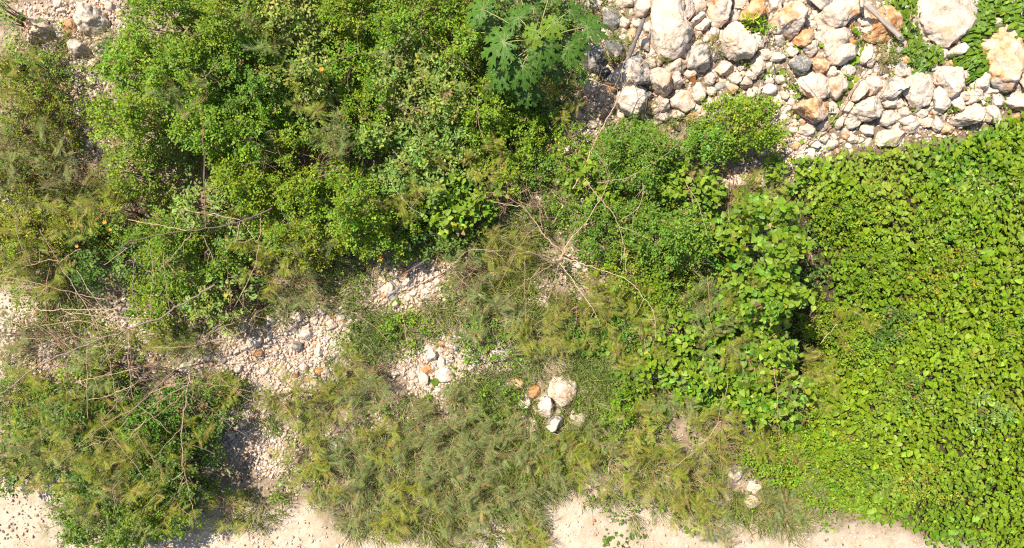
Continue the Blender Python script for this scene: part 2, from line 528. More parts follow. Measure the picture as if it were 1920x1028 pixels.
PILE = "limestone rocks of the rubble pile"
# polygon (photo pixels), stain, grey, brightness, height factor, phrase, label
BIG = [
 ([(1225,-18),(1257,-18),(1275,22),(1280,50),(1297,65),(1281,82),(1279,100),(1256,110),(1231,93),(1219,75),(1223,50),(1224,19)], .10,.2,1.0,.55, "tall white slab", "tall white slab of limestone beside the charred log"),
 ([(1196,6),(1217,4),(1214,28),(1204,36),(1188,27)], .0,.25,1.02,.7, "white rock above the charred log", "white rock with grey flank at the top end of the charred log"),
 ([(1127,18),(1152,22),(1161,44),(1150,58),(1132,48)], .1,.75,.8,.5, "flat grey rock", "flat grey weathered rock by the papaya leaf tips"),
 ([(1096,95),(1125,90),(1137,112),(1132,130),(1110,137),(1094,125)], .15,.7,.85,.8, "mottled grey boulder", "mottled grey boulder under the outermost papaya leaf"),
 ([(1133,85),(1150,77),(1166,90),(1169,110),(1148,112)], .1,.8,.75,.8, "dark grey block", "dark grey block next to the lower end of the charred log"),
 (ell(1132,137,12,12), .0,.8,.75,.9, "small round grey rock", "small round grey rock tucked below the mottled grey boulder"),
 ([(1141,142),(1167,130),(1187,108),(1204,113),(1216,135),(1208,155),(1187,159),(1165,164),(1150,153)], .1,.62,.95,.75, "big grey lichen boulder", "big grey lichen-covered boulder above the bright white egg-shaped boulder"),
 ([(1156,192),(1166,164),(1185,156),(1200,172),(1208,190),(1207,212),(1182,217),(1166,210)], .0,.0,1.14,1.0, "bright white egg-shaped boulder", "bright white egg-shaped boulder crossed by a thin pale branch"),
 ([(1096,160),(1120,158),(1137,170),(1135,193),(1118,190),(1096,177)], .1,.4,1.0,.6, "mottled cream rock", "mottled cream rock below the shaded grey boulders"),
 ([(1214,151),(1225,133),(1242,132),(1256,145),(1258,161),(1244,182),(1226,172)], .35,.1,1.0,.8, "warm cream boulder", "warm cream boulder below the feathery tuft at the white slab's foot"),
 ([(1247,130),(1260,115),(1277,112),(1287,125),(1272,141),(1255,144)], .45,.1,1.0,.7, "peach-stained rock", "peach-stained rock between the tall white slab and the speckled round rock"),
 ([(1256,146),(1269,134),(1277,140),(1276,160),(1264,168),(1255,160)], .1,.1,1.06,.9, "upright cream rock", "upright narrow cream rock beside the warm cream boulder"),
 (ell(1307,113,23,24), .0,.55,1.08,.85, "speckled grey-white round rock", "speckled grey-white round rock with a pitted top"),
 ([(1294,168),(1305,158),(1320,160),(1322,176),(1312,192),(1299,191)], .3,.05,1.06,.9, "cream rock with orange foot", "smooth cream rock with orange foot near an orange dead leaf"),
 ([(1259,187),(1269,174),(1287,175),(1300,187),(1298,201),(1285,211),(1261,202)], .3,.2,1.0,.6, "broad tan rock", "broad tan rock streaked with shadows of twigs"),
 ([(1335,-12),(1363,-12),(1368,12),(1362,28),(1356,43),(1345,51),(1334,49),(1325,30),(1330,14)], .42,.1,1.04,.75, "rock with orange lower edge", "large pale rock with orange lower edge at the photo's top"),
 ([(1296,42),(1310,27),(1324,20),(1319,34),(1305,50),(1288,56)], .05,.1,1.08,.6, "upper pale splinter", "upper of two long pale splinters lying side by side"),
 ([(1301,61),(1305,50),(1322,34),(1331,38),(1325,53),(1310,62)], .0,.1,1.12,.65, "lower pale splinter", "lower of two long pale splinters, next to the tall white slab"),
 ([(1278,10),(1295,-10),(1298,25),(1289,43),(1281,52),(1276,30)], .0,.35,1.05,.8, "leaning white wedge", "white wedge leaning on the tall white slab"),
 ([(1297,-4),(1313,0),(1323,12),(1320,23),(1300,31),(1296,16)], .25,.1,1.0,.6, "tan rock above the splinters", "tan rock lying above the two long pale splinters"),
 ([(1369,-12),(1398,-12),(1400,10),(1390,20),(1371,17)], .0,.45,1.05,.6, "lichen-topped white rock", "white rock with a cushion of grey-green moss at the photo's top"),
 ([(1381,32),(1392,18),(1410,5),(1430,4),(1438,16),(1434,30),(1415,43),(1399,46),(1388,42)], .75,.05,1.0,.7, "orange rock by the lance-leaved tuft", "bright orange rock half covered by a lance-leaved green tuft"),
 ([(1361,28),(1378,20),(1384,35),(1382,49),(1364,49)], .05,.15,1.04,.6, "white rock beside the orange rock", "pale white rock beside the bright orange rock"),
 ([(1436,-10),(1460,-10),(1459,25),(1452,32),(1443,22)], .05,.1,1.06,.7, "narrow white rock", "narrow white rock pointing down between orange rock and split rock"),
 ([(1450,40),(1465,24),(1477,13),(1490,13),(1501,35),(1500,53),(1484,76),(1465,66),(1452,61),(1448,52)], .42,.2,1.03,.8, "split rock with orange seam", "large split rock with an orange seam down its middle"),
 ([(1520,40),(1542,20),(1578,-6),(1606,-4),(1612,17),(1590,36),(1575,52),(1540,62),(1522,52)], .3,.12,1.06,.5, "broad white boulder", "broad white boulder with a vine sprig creeping over it"),
 ([(1478,76),(1494,62),(1512,62),(1519,80),(1502,90),(1486,83)], .62,.05,1.03,.8, "two-tone orange and white rock", "two-tone rock, orange above and white below, under the split rock"),
 ([(1446,76),(1455,64),(1468,69),(1470,83),(1459,91)], .0,.4,1.0,.8, None, "grey-white angular rock below the lance-leaved tuft"),
 ([(1349,70),(1371,52),(1391,70),(1409,92),(1403,109),(1381,112),(1361,105),(1350,88)], .12,.25,1.04,.75, "large cream boulder", "large cream boulder with grey pits, broad at its foot"),
 ([(1399,70),(1420,63),(1432,75),(1428,89),(1414,94),(1401,84)], .1,.15,1.04,.6, "pale rock below the tuft", "pale angular rock just below the lance-leaved tuft"),
 (ell(1339,62,9,17,10), .4,.1,1.0,.6, None, None),
 ([(1503,96),(1512,84),(1528,80),(1531,97),(1517,109)], .05,.2,1.05,.7, None, None),
 ([(1521,69),(1535,58),(1546,68),(1547,81),(1530,84)], .2,.1,1.0,.6, None, None),
 ([(1544,66),(1565,56),(1583,54),(1582,80),(1566,99),(1549,104),(1544,83)], .1,.2,1.05,.6, "ribbed white rock", "ribbed white rock below the broad white boulder"),
 ([(1552,114),(1560,102),(1580,83),(1598,85),(1595,111),(1573,123),(1556,122)], .08,.15,1.06,.7, "folded white rock", "folded white rock beside the row of vine leaves"),
 ([(1478,118),(1492,108),(1509,112),(1516,129),(1507,142),(1491,140),(1481,130)], .0,.8,1.0,.8, "grey lichen-blotched rock", "grey lichen-blotched rock in the middle of the pale pile"),
 ([(1513,117),(1525,109),(1540,112),(1553,126),(1543,140),(1530,137)], .58,.05,1.05,.75, "white rock with orange corner", "white rock with an orange corner next to the lichen-blotched rock"),
 (ell(1556,137,13,11,-15), .05,.0,1.08,.9, "small white loaf-shaped rock", "small smooth white loaf-shaped rock"),
 ([(1404,118),(1420,110),(1430,124),(1426,138),(1415,142),(1406,130)], .05,.15,1.06,.9, "tall pale knob", "tall pale knob of limestone near two vine leaves"),
 ([(1339,130),(1355,115),(1372,121),(1371,136),(1350,142)], .15,.1,1.04,.7, "lumpy pale rock", "lumpy pale rock under the large cream boulder"),
 ([(1364,145),(1381,135),(1389,146),(1383,159),(1370,158)], .2,.1,1.02,.8, None, None),
 ([(1384,160),(1395,147),(1408,149),(1410,162),(1397,169)], .25,.0,1.06,.9, "round tan-ringed rock", "round rock with a tan ring and white centre"),
 (ell(1404,143,13,10), .05,.1,1.05,.8, None, None),
 (ell(1371,168,13,10), .35,.05,1.0,.8, "warm tan rock", None),
 (ell(1363,186,10,9), .0,.05,1.1,.8, "small white block by the bush", "small white block at the edge of the rounded green bush"),
 (ell(1345,190,10,9), .1,.1,1.0,.7, None, None),
 (ell(1408,174,9,14,20), .1,.2,1.0,.7, None, None),
 ([(1426,170),(1437,159),(1451,168),(1447,181),(1429,187)], .12,.2,1.04,.7, "pale rock by the grey driftwood", "pale rock beside the short grey driftwood stick"),
 ([(1491,160),(1505,145),(1536,144),(1544,162),(1544,187),(1519,190),(1504,178)], .08,.22,1.04,.7, "broad cream rock above the heart", "broad cream rock directly above the heart-shaped orange rock"),
 ([(1541,155),(1565,140),(1579,150),(1582,168),(1565,187),(1545,173)], .32,.05,1.04,.6, "pale peach rock", "pale peach rock under arching thin twigs"),
 ([(1488,204),(1494,189),(1509,194),(1526,184),(1546,194),(1547,212),(1527,236),(1508,223)], .62,.0,1.02,.75, "heart-shaped orange rock", "heart-shaped orange rock crossed by thin dark twigs"),
 (ell(1559,203,13,12), .15,.05,1.05,.6, None, None),
 (ell(1513,244,14,11), .0,.05,1.1,.7, "white rock below the heart", "small white rock directly below the heart-shaped orange rock"),
 (ell(1487,245,9,7), .0,.05,1.1,.7, None, None),
 (ell(1541,238,10,9), .25,.05,1.03,.7, None, None),
 (ell(1491,276,9,6,10), .7,.0,1.0,.7, "orange pebble rock", "small orange rock among pale gravel near the vine carpet's tip"),
 ([(1634,30),(1657,15),(1677,35),(1690,52),(1676,64),(1660,78),(1637,82),(1615,71),(1634,56)], .95,.0,.95,.4, "flat orange slab", "flat crumbling orange slab lying under the weathered plank"),
 (ell(1626,42,13,11), .25,.25,1.05,.7, None, "pale rock leaning on the flat orange slab"),
 (ell(1625,60,13,9,-20), .0,.4,1.04,.7, None, "grey-white rock wedged below the flat orange slab's edge"),
 ([(1706,30),(1728,15),(1750,-12),(1809,-12),(1826,27),(1816,65),(1790,80),(1760,90),(1738,69),(1714,48)], .16,.30,.95,.28, "big flat speckled slab", "big flat speckled slab with a row of vine leaves across it"),
 ([(1838,80),(1904,50),(1915,83),(1919,113),(1896,124),(1889,162),(1860,166),(1845,132)], .5,.05,1.05,.4, "big cream and orange slab", "big cream slab with an orange lower corner at the photo's edge"),
 (ell(1903,133,16,15), .35,.05,1.03,.5, None, "peach slab piece broken off the big cream and orange slab"),
 (ell(1930,150,20,20), .3,.05,1.03,.5, None, None),
 ([(1770,107),(1781,94),(1802,85),(1812,92),(1796,105),(1777,114)], .0,.05,1.12,.8, "elongated white rock", "elongated smooth white rock between two leafy vine patches"),
 (ell(1761,102,13,9,-20), .1,.1,1.05,.7, None, None),
 ([(1744,137),(1771,128),(1789,136),(1798,157),(1791,177),(1770,180),(1761,167),(1746,152)], .22,.08,1.06,.75, "large rounded cream boulder", "large rounded cream boulder beside the round vine clump"),
 (ell(1785,121,13,9,10), .5,.0,1.03,.6, None, "peach rock between round vine clump and the large rounded boulder"),
 ([(1745,175),(1759,165),(1770,180),(1778,200),(1766,212),(1750,202)], .0,.05,1.12,.6, "smooth white wedge", "smooth white wedge directly under the large rounded cream boulder"),
 ([(1770,185),(1785,180),(1802,192),(1799,209),(1786,204)], .08,.05,1.08,.6, None, "white triangular rock right of the smooth white wedge"),
 ([(1790,182),(1802,170),(1815,185),(1800,192)], .1,.05,1.08,.7, None, None),
 ([(1809,177),(1820,168),(1835,171),(1832,188),(1817,198),(1809,193)], .12,.05,1.08,.7, "pale five-sided rock", "pale five-sided rock where thin twigs meet"),
 ([(1818,160),(1842,139),(1857,151),(1852,166),(1827,172)], .1,.05,1.08,.6, "white rock below the vine clump", "white rock just below the round vine clump"),
 ([(1783,231),(1794,212),(1815,196),(1838,200),(1844,218),(1821,233),(1795,239)], .12,.08,1.08,.7, "long cream boulder", "long cream boulder lying at the upper edge of the vine carpet"),
 ([(1837,206),(1860,200),(1876,223),(1867,233),(1846,227)], .12,.08,1.08,.6, "cream slab beside the long boulder", "cream slab at the right end of the long cream boulder"),
 ([(1857,182),(1877,175),(1880,198),(1862,203)], .1,.05,1.07,.6, None, None),
 ([(1879,185),(1902,175),(1924,185),(1920,202),(1889,203)], .1,.05,1.08,.5, "white slab at the edge", "white slab above the vine carpet at the photo's edge"),
 (ell(1856,170,13,8), .1,.05,1.06,.6, None, None),
 (ell(1902,221,9,7,-20), .65,.0,1.0,.8, None, "small pinkish orange rock poking out of the vine carpet"),
 ([(1590,187),(1604,155),(1616,149),(1623,170),(1602,192)], .2,.1,1.06,.7, "leaning tan-white rock", "leaning tan-white rock beside the trailing row of vine leaves"),
 ([(1617,151),(1635,142),(1659,143),(1646,168),(1627,180)], .2,.15,1.04,.6, "cracked cream rock", "cracked cream rock above the deep shadowed gap"),
 ([(1644,181),(1653,162),(1681,143),(1693,154),(1691,169),(1673,182),(1646,192)], .05,.45,1.06,.7, "white rock with grey streaks", "white rock with grey streaks pointing at the leafy patch"),
 ([(1591,214),(1612,190),(1630,180),(1645,192),(1645,216),(1622,224),(1600,228)], .18,.35,1.03,.7, "grey-sided cream boulder", "cream boulder with a grey shaded side and orange spot"),
 ([(1578,207),(1589,191),(1602,195),(1586,212)], .0,.05,1.12,.7, "small bright white block", "small bright white block under the leaning tan-white rock"),
 ([(1651,191),(1667,182),(1684,179),(1675,202),(1659,202)], .1,.3,1.03,.6, None, None),
 (ell(1684,195,9,10), .2,.1,1.03,.7, None, None),
 ([(1690,170),(1702,148),(1709,140),(1737,149),(1743,172),(1734,199),(1715,207),(1702,191)], .15,.25,1.03,.5, "rough pale boulder", "rough crumbly pale boulder left of the large rounded cream boulder"),
 (ell(1692,211,10,9), .08,.05,1.08,.8, None, None),
 ([(1644,226),(1657,212),(1676,205),(1673,231),(1649,238)], .08,.3,1.05,.6, None, "grey-veined pale rock below the grey-sided cream boulder"),
 (ell(1701,229,15,12), .1,.05,1.08,.7, "pale rock under a single leaf", "pale rock under a single green vine leaf"),
 (ell(1726,214,11,8), .3,.1,1.03,.7, None, None), (ell(1650,110,15,9), .4,.1,1.03,.6, None, None), (ell(1631,113,12,12), .1,.1,1.05,.7, None, None),
 (ell(1695,116,9,10), .75,.0,1.0,.8, None, "small orange rock above the grey flat rock near the plank's foot"),
 ([(1675,124),(1690,119),(1710,132),(1703,146),(1679,142)], .0,.55,1.05,.5, "flat grey-streaked rock", "flat grey-streaked rock below the plank's buried end"),
 ([(1611,92),(1633,80),(1630,110),(1612,122)], .05,.15,1.06,.6, None, None), (ell(1590,132,13,11), .2,.1,1.04,.6, None, None), (ell(1577,150,10,8), .3,.0,1.04,.6, None, None),
 ([(1631,258),(1657,246),(1695,252),(1675,275),(1648,274)], .1,.1,1.08,.45, "wide flat pale rock", "wide flat pale rock touching the vine carpet's upper edge"),
 (ell(1708,237,17,13), .15,.05,1.07,.6, None, None), (ell(1735,229,12,10), .08,.05,1.08,.7, None, None), (ell(1755,236,11,11), .05,.1,1.06,.8, None, None),
 (ell(1772,241,12,10), .5,.05,1.02,.6, None, None), (ell(1595,232,13,10), .1,.3,1.04,.7, None, None), (ell(1623,244,13,10,20), .08,.1,1.06,.7, None, None),
 (ell(1545,262,11,7), .05,.2,1.05,.6, None, None), (ell(1572,232,9,11), .1,.1,1.06,.7, None, None), (ell(1560,272,12,8), .05,.15,1.06,.6, None, None), (ell(1598,262,13,8), .15,.1,1.05,.6, None, None),
 (ell(1585,256,7,6), .85,.0,.95,.7, None, None), (ell(1527,272,10,7), .05,.15,1.05,.7, None, None), (ell(1502,296,9,7), .05,.1,1.05,.7, None, None), (ell(1480,312,9,7), .1,.2,1.0,.7, None, None),
 (ell(1230,207,9,6,-40), .0,.05,1.12,.8, None, None), ([(1235,196),(1244,184),(1253,190),(1256,201),(1247,212),(1238,207)], .1,.15,1.05,.9, None, None),
 (ell(1302,201,10,7,-30), .0,.1,1.12,.7, None, None), (ell(1323,197,10,11), .1,.05,1.06,.8, None, None), (ell(1317,211,12,8), .3,.05,1.0,.6, None, None), (ell(1297,219,13,8,-15), .6,.0,1.0,.6, None, "flat yellowish orange rock just above the rounded green bush"),
 (ell(1270,215,12,8), .1,.2,1.0,.7, None, None), (ell(1245,221,10,8), .3,.1,1.0,.7, None, None), (ell(1330,150,9,12,15), .1,.1,1.06,.8, None, None), (ell(1332,172,9,9), .15,.1,1.04,.7, None, None),
 (ell(1336,100,11,13), .15,.1,1.04,.6, None, None), (ell(1430,105,14,10), .15,.25,1.03,.6, None, None), (ell(1455,108,15,9), .15,.2,1.04,.6, None, None), (ell(1480,98,13,9), .1,.15,1.05,.6, None, None),
 (ell(1462,150,12,9), .12,.1,1.05,.6, None, None), (ell(1443,150,10,9), .15,.1,1.04,.6, None, None), (ell(1470,178,11,9), .05,.3,1.03,.7, None, None), (ell(1455,193,11,10), .25,.2,1.0,.7, None, None), (ell(1483,192,8,8), .1,.1,1.06,.8, None, None),
 (ell(1505,3,17,7), .2,.1,1.03,.5, None, None), (ell(1545,5,14,10), .0,.7,.9,.3, None, None), (ell(1110,10,14,14), .15,.3,1.0,.6, None, None), (ell(1170,5,16,10), .1,.4,.95,.6, None, None),
 (ell(1185,68,9,14,20), .5,.1,1.0,.6, None, None), (ell(1207,85,12,13), .25,.3,1.0,.7, None, None), (ell(1200,103,9,8), .0,.4,1.0,.8, None, None), (ell(1215,52,8,10), .45,.05,1.03,.6, None, None), (ell(1222,120,10,9), .05,.4,1.0,.7, None, None),
 (ell(1213,178,8,6), .0,.6,.85,.8, None, None), (ell(1085,160,11,9), .2,.2,1.0,.6, None, None), (ell(1105,205,10,8), .25,.1,1.03,.6, None, None), (ell(1125,215,12,9), .35,.1,1.0,.6, None, None), (ell(1082,218,13,8,-15), .2,.2,1.03,.7, None, None),
 (ell(1110,235,11,7), .3,.1,1.03,.6, None, None), (ell(1140,228,10,7), .25,.1,1.0,.6, None, None),
]
for poly, st, gr, br, hf, ph, lb in BIG:
    add_rock(poly, st * 1.0, gr, br * 0.95, hf, 0.28, lb, ph, "rock", "rock", PILE)
# more rocks of the pile, filling the gaps between the larger ones
have = [tuple(o_["_px"]) for o_ in bpy.data.objects if o_.get("_px")]
r_f = np.random.default_rng(77)
added = 0
for _ in range(6000):
    x, y = r_f.uniform(1090, 1915), r_f.uniform(0, 345); r = r_f.choice([11., 9.5, 8., 7.])
    if polydist(np.array([x]), np.array([y]), ROCKFIELD)[0] < 8 or (1640 < x < 1760 and y < 100) or x + y > 1915 + 60: continue
    if all(math.hypot(x - a, y - b) > r * .95 + c * .92 for a, b, c in have):
        have.append((x, y, r)); added += 1
        add_rock(ell(x, y, r * r_f.uniform(.9, 1.25), r * r_f.uniform(.75, 1.0), r_f.uniform(0, 180)), r_f.choice([.05, .1, .2, .4, .6], p=[.3, .3, .2, .12, .08]), r_f.choice([.1, .2, .5], p=[.6, .3, .1]), r_f.uniform(.88, 1.02), r_f.uniform(.6, .9), 0.32, None, None, "rock", "rock", PILE)
        if added >= 32: break
# the cluster by the grass, single rocks in the scrub, the stones of the gravel patches
OTHER = [
 ([(1026,735),(1035,715),(1062,707),(1078,721),(1073,742),(1062,765),(1042,750)], .3,.1,1.03,.7, "largest rock of the grass cluster", "largest cream rock of the cluster in the grass"),
 ([(1011,751),(1022,741),(1034,750),(1040,768),(1034,787),(1012,780)], .28,.05,1.08,.9, "upright rock of the grass cluster", "upright white rock with brown top in the grass cluster"),
 ([(1022,792),(1038,775),(1049,763),(1060,773),(1051,797),(1038,811),(1026,804)], .1,.55,1.05,.9, "two-faced rock of the grass cluster", "rock with one white and one mossy grey face in the grass cluster"),
 (ell(985,754,12,14), .15,.05,1.06,.7, None, "rounded pale pink rock above the twin white rocks"),
 (ell(981,783,11,11), .05,.05,1.1,.8, None, "smaller of the twin white rocks in the grass cluster"),
 ([(985,793),(994,782),(1010,788),(1010,804),(992,814)], .08,.05,1.1,.8, "twin white rocks", "larger of the twin white rocks in the grass cluster"),
 (ell(1085,783,20,18), .25,.25,.95,.55, "straw-covered rock", "round rock covered in dry straw beside the two-faced rock"),
 ([(988,737),(997,720),(1012,725),(1011,740),(1000,746)], .85,.0,1.0,.7, "orange rock of the grass cluster", "bright orange rock at the top of the grass cluster"),
 (ell(970,720,12,13), .65,.1,1.0,.7, None, "tan orange rock next to the bright orange rock of the grass cluster"),
 (ell(953,722,8,9), .2,.2,1.0,.7, None, None), (ell(1004,772,7,9), .2,.1,1.04,.7, None, None), (ell(1096,732,9,8), .15,.35,1.0,.8, None, None), (ell(1098,748,9,7,-40), .1,.2,1.05,.7, None, None),
 (ell(1162,785,14,10), .2,.1,1.04,.6, "lone pale rock in the herbs", "lone pale rock half hidden by herbs"), (ell(937,660,19,23), .2,.3,.95,.5, "straw-grown lump", "pale lump grown over with dry straw"),
 (ell(1413,911,15,11), .05,.05,1.1,.6, "white rocks by the sand", "upper of two white rocks near the lower edge of the scrub"), (ell(1408,939,14,16), .05,.1,1.1,.6, None, "lower of two white rocks near the lower edge of the scrub"),
 (ell(1372,885,20,16), .2,.3,.98,.5, None, "pale rock with dry twigs across it above the two white rocks"), (ell(627,838,9,11), .05,.05,1.1,.8, "lone white stone", "lone white stone standing in olive grass"),
 (ell(460,609,10,9), .0,.4,1.06,.9, "grey-white cobble", "grey-white round cobble at the gravel patch's corner"), (ell(475,602,7,6), .05,.2,1.05,.8, None, None), (ell(479,640,16,17), .15,.15,1.04,.7, "banded cobble", "large cobble crossed by two shadow bands"),
 (ell(507,600,10,10), .2,.05,1.06,.8, None, None), (ell(560,593,11,10), .12,.05,1.07,.8, "pale pink cobble", "pale pink cobble at the top of the gravel patch"), (ell(551,615,9,8), .05,.1,1.06,.8, None, None),
 (ell(575,628,13,11), .1,.0,1.1,.8, "white cobble of the gravel patch", "biggest white cobble in the middle of the gravel patch"), (ell(560,650,13,9,35), .15,.7,.75,.8, "brown wedge stone", "brown-grey wedge stone with a dark shadowed edge"),
 (ell(485,661,11,7), .95,.0,.95,.8, "flat orange stone", "flat orange stone in the gravel patch"), (ell(458,655,7,8), .05,.3,1.03,.8, None, None), (ell(506,627,6,8), .0,.1,1.08,.8, None, None), (ell(536,622,7,7), .1,.1,1.05,.8, None, None),
 (ell(598,660,10,9), .05,.05,1.1,.8, None, None), (ell(622,609,11,9), .2,.05,1.05,.7, None, None), (ell(592,717,9,8), .05,.05,1.1,.8, None, None), (ell(578,712,6,5), .8,.0,.95,.8, None, None), (ell(606,723,8,7), .05,.1,1.08,.8, None, None),
 (ell(448,694,9,9), .1,.5,1.0,.8, None, None), (ell(495,697,8,9), .0,.3,1.06,.8, None, None), (ell(572,690,9,9), .05,.1,1.06,.8, None, None), (ell(600,696,9,7), .75,.0,1.0,.7, None, None), (ell(530,700,9,8), .05,.1,1.06,.7, None, None),
 (ell(640,596,9,7), .1,.1,1.05,.8, None, None), (ell(605,585,8,7), .1,.2,1.04,.8, None, None), (ell(520,585,8,7), .1,.2,1.03,.8, None, None), (ell(416,674,9,8), .1,.3,1.04,.8, None, None), (ell(386,672,8,7), .05,.2,1.04,.8, None, None), (ell(350,690,12,9), .1,.1,1.06,.5, None, None),
 (ell(735,543,13,19,-15), .15,.1,1.05,.7, "big stone under the dark branch", "big cream stone beside the dark arching branch"), (ell(720,541,9,10), .2,.1,1.03,.7, None, None), (ell(757,513,11,12), .5,.1,.95,.6, "tan stone by the dark branch", "tan stone above the dark arching branch"),
 (ell(765,560,8,7), .05,.15,1.07,.8, None, None), (ell(752,535,6,7), .2,.7,.7,.8, None, None), (ell(776,551,8,6,-30), .05,.1,1.08,.8, None, None), (ell(765,530,8,10,30), .05,.3,1.05,.8, None, None), (ell(790,538,8,7), .2,.1,1.05,.8, None, None), (ell(820,527,7,6), .15,.1,1.05,.8, None, None),
 (ell(743,570,7,9), .2,.1,1.04,.8, None, None), (ell(690,525,8,7), .2,.1,1.02,.8, None, None), (ell(797,546,9,6), .05,.1,1.08,.7, None, None), (ell(680,550,8,7), .2,.1,1.02,.7, None, None),
 (ell(808,664,13,17,15), .1,.1,1.05,.7, "cream stone of the middle patch", "tall cream stone in the middle stony patch"), (ell(852,649,15,8,10), .05,.1,1.1,.8, "white bar-shaped stone", "white bar-shaped stone right of a small orange stone"), (ell(828,645,8,7), .75,.05,1.0,.8, None, "small orange stone touching the white bar-shaped stone"),
 (ell(826,655,7,6), .2,.05,1.05,.8, None, None), (ell(829,681,8,13,10), .1,.1,1.08,.8, None, None), (ell(838,703,17,16), .12,.15,1.06,.6, "crumbly pale rock", "crumbly pale rock at the foot of the middle stony patch"), (ell(802,693,13,9), .9,.0,.98,.6, "orange stone of the middle patch", "orange-brown stone in the middle stony patch"),
 (ell(888,688,7,14,42), .0,.1,1.12,.9, "white finger-shaped stone", "white finger-shaped stone with a dark end"), (ell(903,693,8,10,20), .45,.3,.8,.8, None, "brown stone beside the white finger-shaped stone"), (ell(742,698,9,7), .1,.1,1.06,.8, None, None), (ell(795,713,10,13), .15,.1,1.04,.6, None, None),
 (ell(868,620,12,9), .3,.1,1.03,.7, None, None), (ell(820,735,10,8), .2,.1,1.04,.6, None, None), (ell(860,635,8,6), .3,.2,1.0,.7, None, None), (ell(775,702,9,9), .2,.1,1.02,.7, None, None),
 ([(49,58),(62,44),(78,37),(98,52),(107,60),(96,76),(63,82)], .42,.15,1.05,.8, "white rock with orange cleft", "white rock with an orange cleft near the photo's corner"),
 ([(148,39),(160,17),(183,19),(199,28),(206,51),(192,67),(168,66),(155,52)], .1,.2,1.1,.9, "big white corner boulder", "biggest white boulder among the scrub in the photo's upper corner"),
 ([(131,88),(140,77),(168,90),(167,103),(148,107),(133,119)], .2,.32,1.0,.9, "half-shaded grey rock", "grey pitted rock with a brown shaded half below the big corner boulder"),
 (ell(115,66,13,7,15), .4,.2,.95,.5, None, None), (ell(116,20,7,7), .05,.05,1.08,.8, None, None), (ell(110,6,11,8), .3,.1,1.03,.7, None, None), (ell(208,15,10,9), .2,.05,1.06,.8, None, None), (ell(226,23,8,7), .25,.05,1.06,.8, None, None),
 (ell(134,50,14,15,-30), .9,.1,.75,.6, "rusty brown rock", "rusty brown rock left of the big corner boulder"), (ell(178,121,10,9), .2,.1,1.06,.7, None, None), (ell(176,150,10,11), .25,.2,1.03,.7, None, None), (ell(203,95,9,6), .3,.1,1.04,.7, None, None), (ell(188,78,11,6,15), .45,.1,1.02,.6, None, None),
 (ell(130,155,9,8), .2,.2,1.02,.7, None, None), (ell(148,157,6,6), .1,.1,1.04,.7, None, None), (ell(171,271,10,9), .0,.55,1.0,.8, "grey stone by the wispy scrub", "grey-white stone at the edge of the wispy yellow scrub"), (ell(133,262,13,10), .2,.15,1.02,.7, None, None), (ell(149,210,9,11), .15,.2,1.04,.7, None, None), (ell(165,245,8,8), .2,.2,1.02,.7, None, None),
 (ell(1064,279,12,11), .05,.1,1.08,.8, "white stone by the pale branch", "white stone beside the thick pale branch"), (ell(1013,373,10,9), .0,.1,1.1,.8, "white stone by the twig fan", "white stone above the fan of dry twigs"), (ell(1025,336,8,7), .1,.6,.9,.8, None, None), (ell(1046,340,10,7,20), .3,.1,1.03,.7, None, None),
 (ell(1050,312,10,7), .4,.1,1.0,.7, None, None), (ell(1008,322,8,6), .1,.1,1.04,.7, None, None), (ell(945,448,9,7), .15,.1,1.05,.6, None, None), (ell(1050,435,9,8), .05,.1,1.08,.7, None, None), (ell(1080,500,10,9), .05,.1,1.08,.6, None, None), (ell(1010,540,9,9), .45,.1,1.0,.6, None, None), (ell(1018,562,9,8), .3,.1,1.0,.6, None, None),
 (ell(1390,455,9,7), .05,.2,1.06,.7, None, None), (ell(1430,345,9,7), .2,.1,1.04,.7, None, None), (ell(1400,340,10,8), .3,.1,1.02,.7, None, None), (ell(1375,345,9,8), .1,.1,1.05,.7, None, None), (ell(1368,360,9,7), .35,.1,1.0,.7, None, None), (ell(1482,347,8,7), .0,.05,1.1,.8, None, None), (ell(1450,330,8,7), .1,.2,1.03,.7, None, None),
 (ell(430,815,13,10), .0,.6,.95,.7, "blue-grey stone", "blue-grey stone beside the lower dry-stemmed shrub"), (ell(388,880,12,17,15), .1,.6,.85,.7, "dark grey stone", "dark grey stone in the shade of the lower shrub"), (ell(368,955,10,7), .0,.2,1.06,.7, None, None), (ell(280,640,11,8), .05,.1,1.08,.6, None, None), (ell(240,650,9,8), .1,.15,1.04,.6, None, None), (ell(45,745,10,9), .1,.1,1.05,.6, None, None), (ell(680,820,8,7), .15,.1,1.04,.7, None, None), (ell(710,815,8,6), .15,.2,1.03,.7, None, None), (ell(590,600,8,7), .25,.1,1.03,.8, None, None),
]
for poly, st, gr, br, hf, ph, lb in OTHER:
    add_rock(poly, st, gr, br * 0.92, hf, 0.42, lb, ph, "stone", "rock", "stones and rocks lying in the scrub and gravel")
# labels of the rocks that have no label of their own: look + the named things they lie between
LAND += [(1000, 80, "papaya plant"), (1190, 68, "charred log"), (1655, 42, "weathered plank"), (1190, 300, "rounded green bush"), (1430, 175, "grey driftwood stick"), (345, 850, "bare reddish stem"), (1048, 490, "fan of dry twigs")]
for o in [o for o in bpy.data.objects if o.get("_px")]:
    px, py, rpx = o["_px"]
    st, gr, br = o.color[0], o.color[1], o.color[2]
    colr = "orange" if st > .6 else "peach" if st > .27 else "grey" if gr > .45 else "grey-white" if gr > .28 else "white" if br > 1.05 else "cream"
    if "label" not in o:
        size = "small" if rpx < 8.5 else "medium-sized" if rpx < 11.5 else "larger"
        o["label"] = auto_label(f"{size} {colr} {o['_d']}", px, py)
    ROCKPX.append((px, py, rpx)); del o["_px"]; del o["_d"]

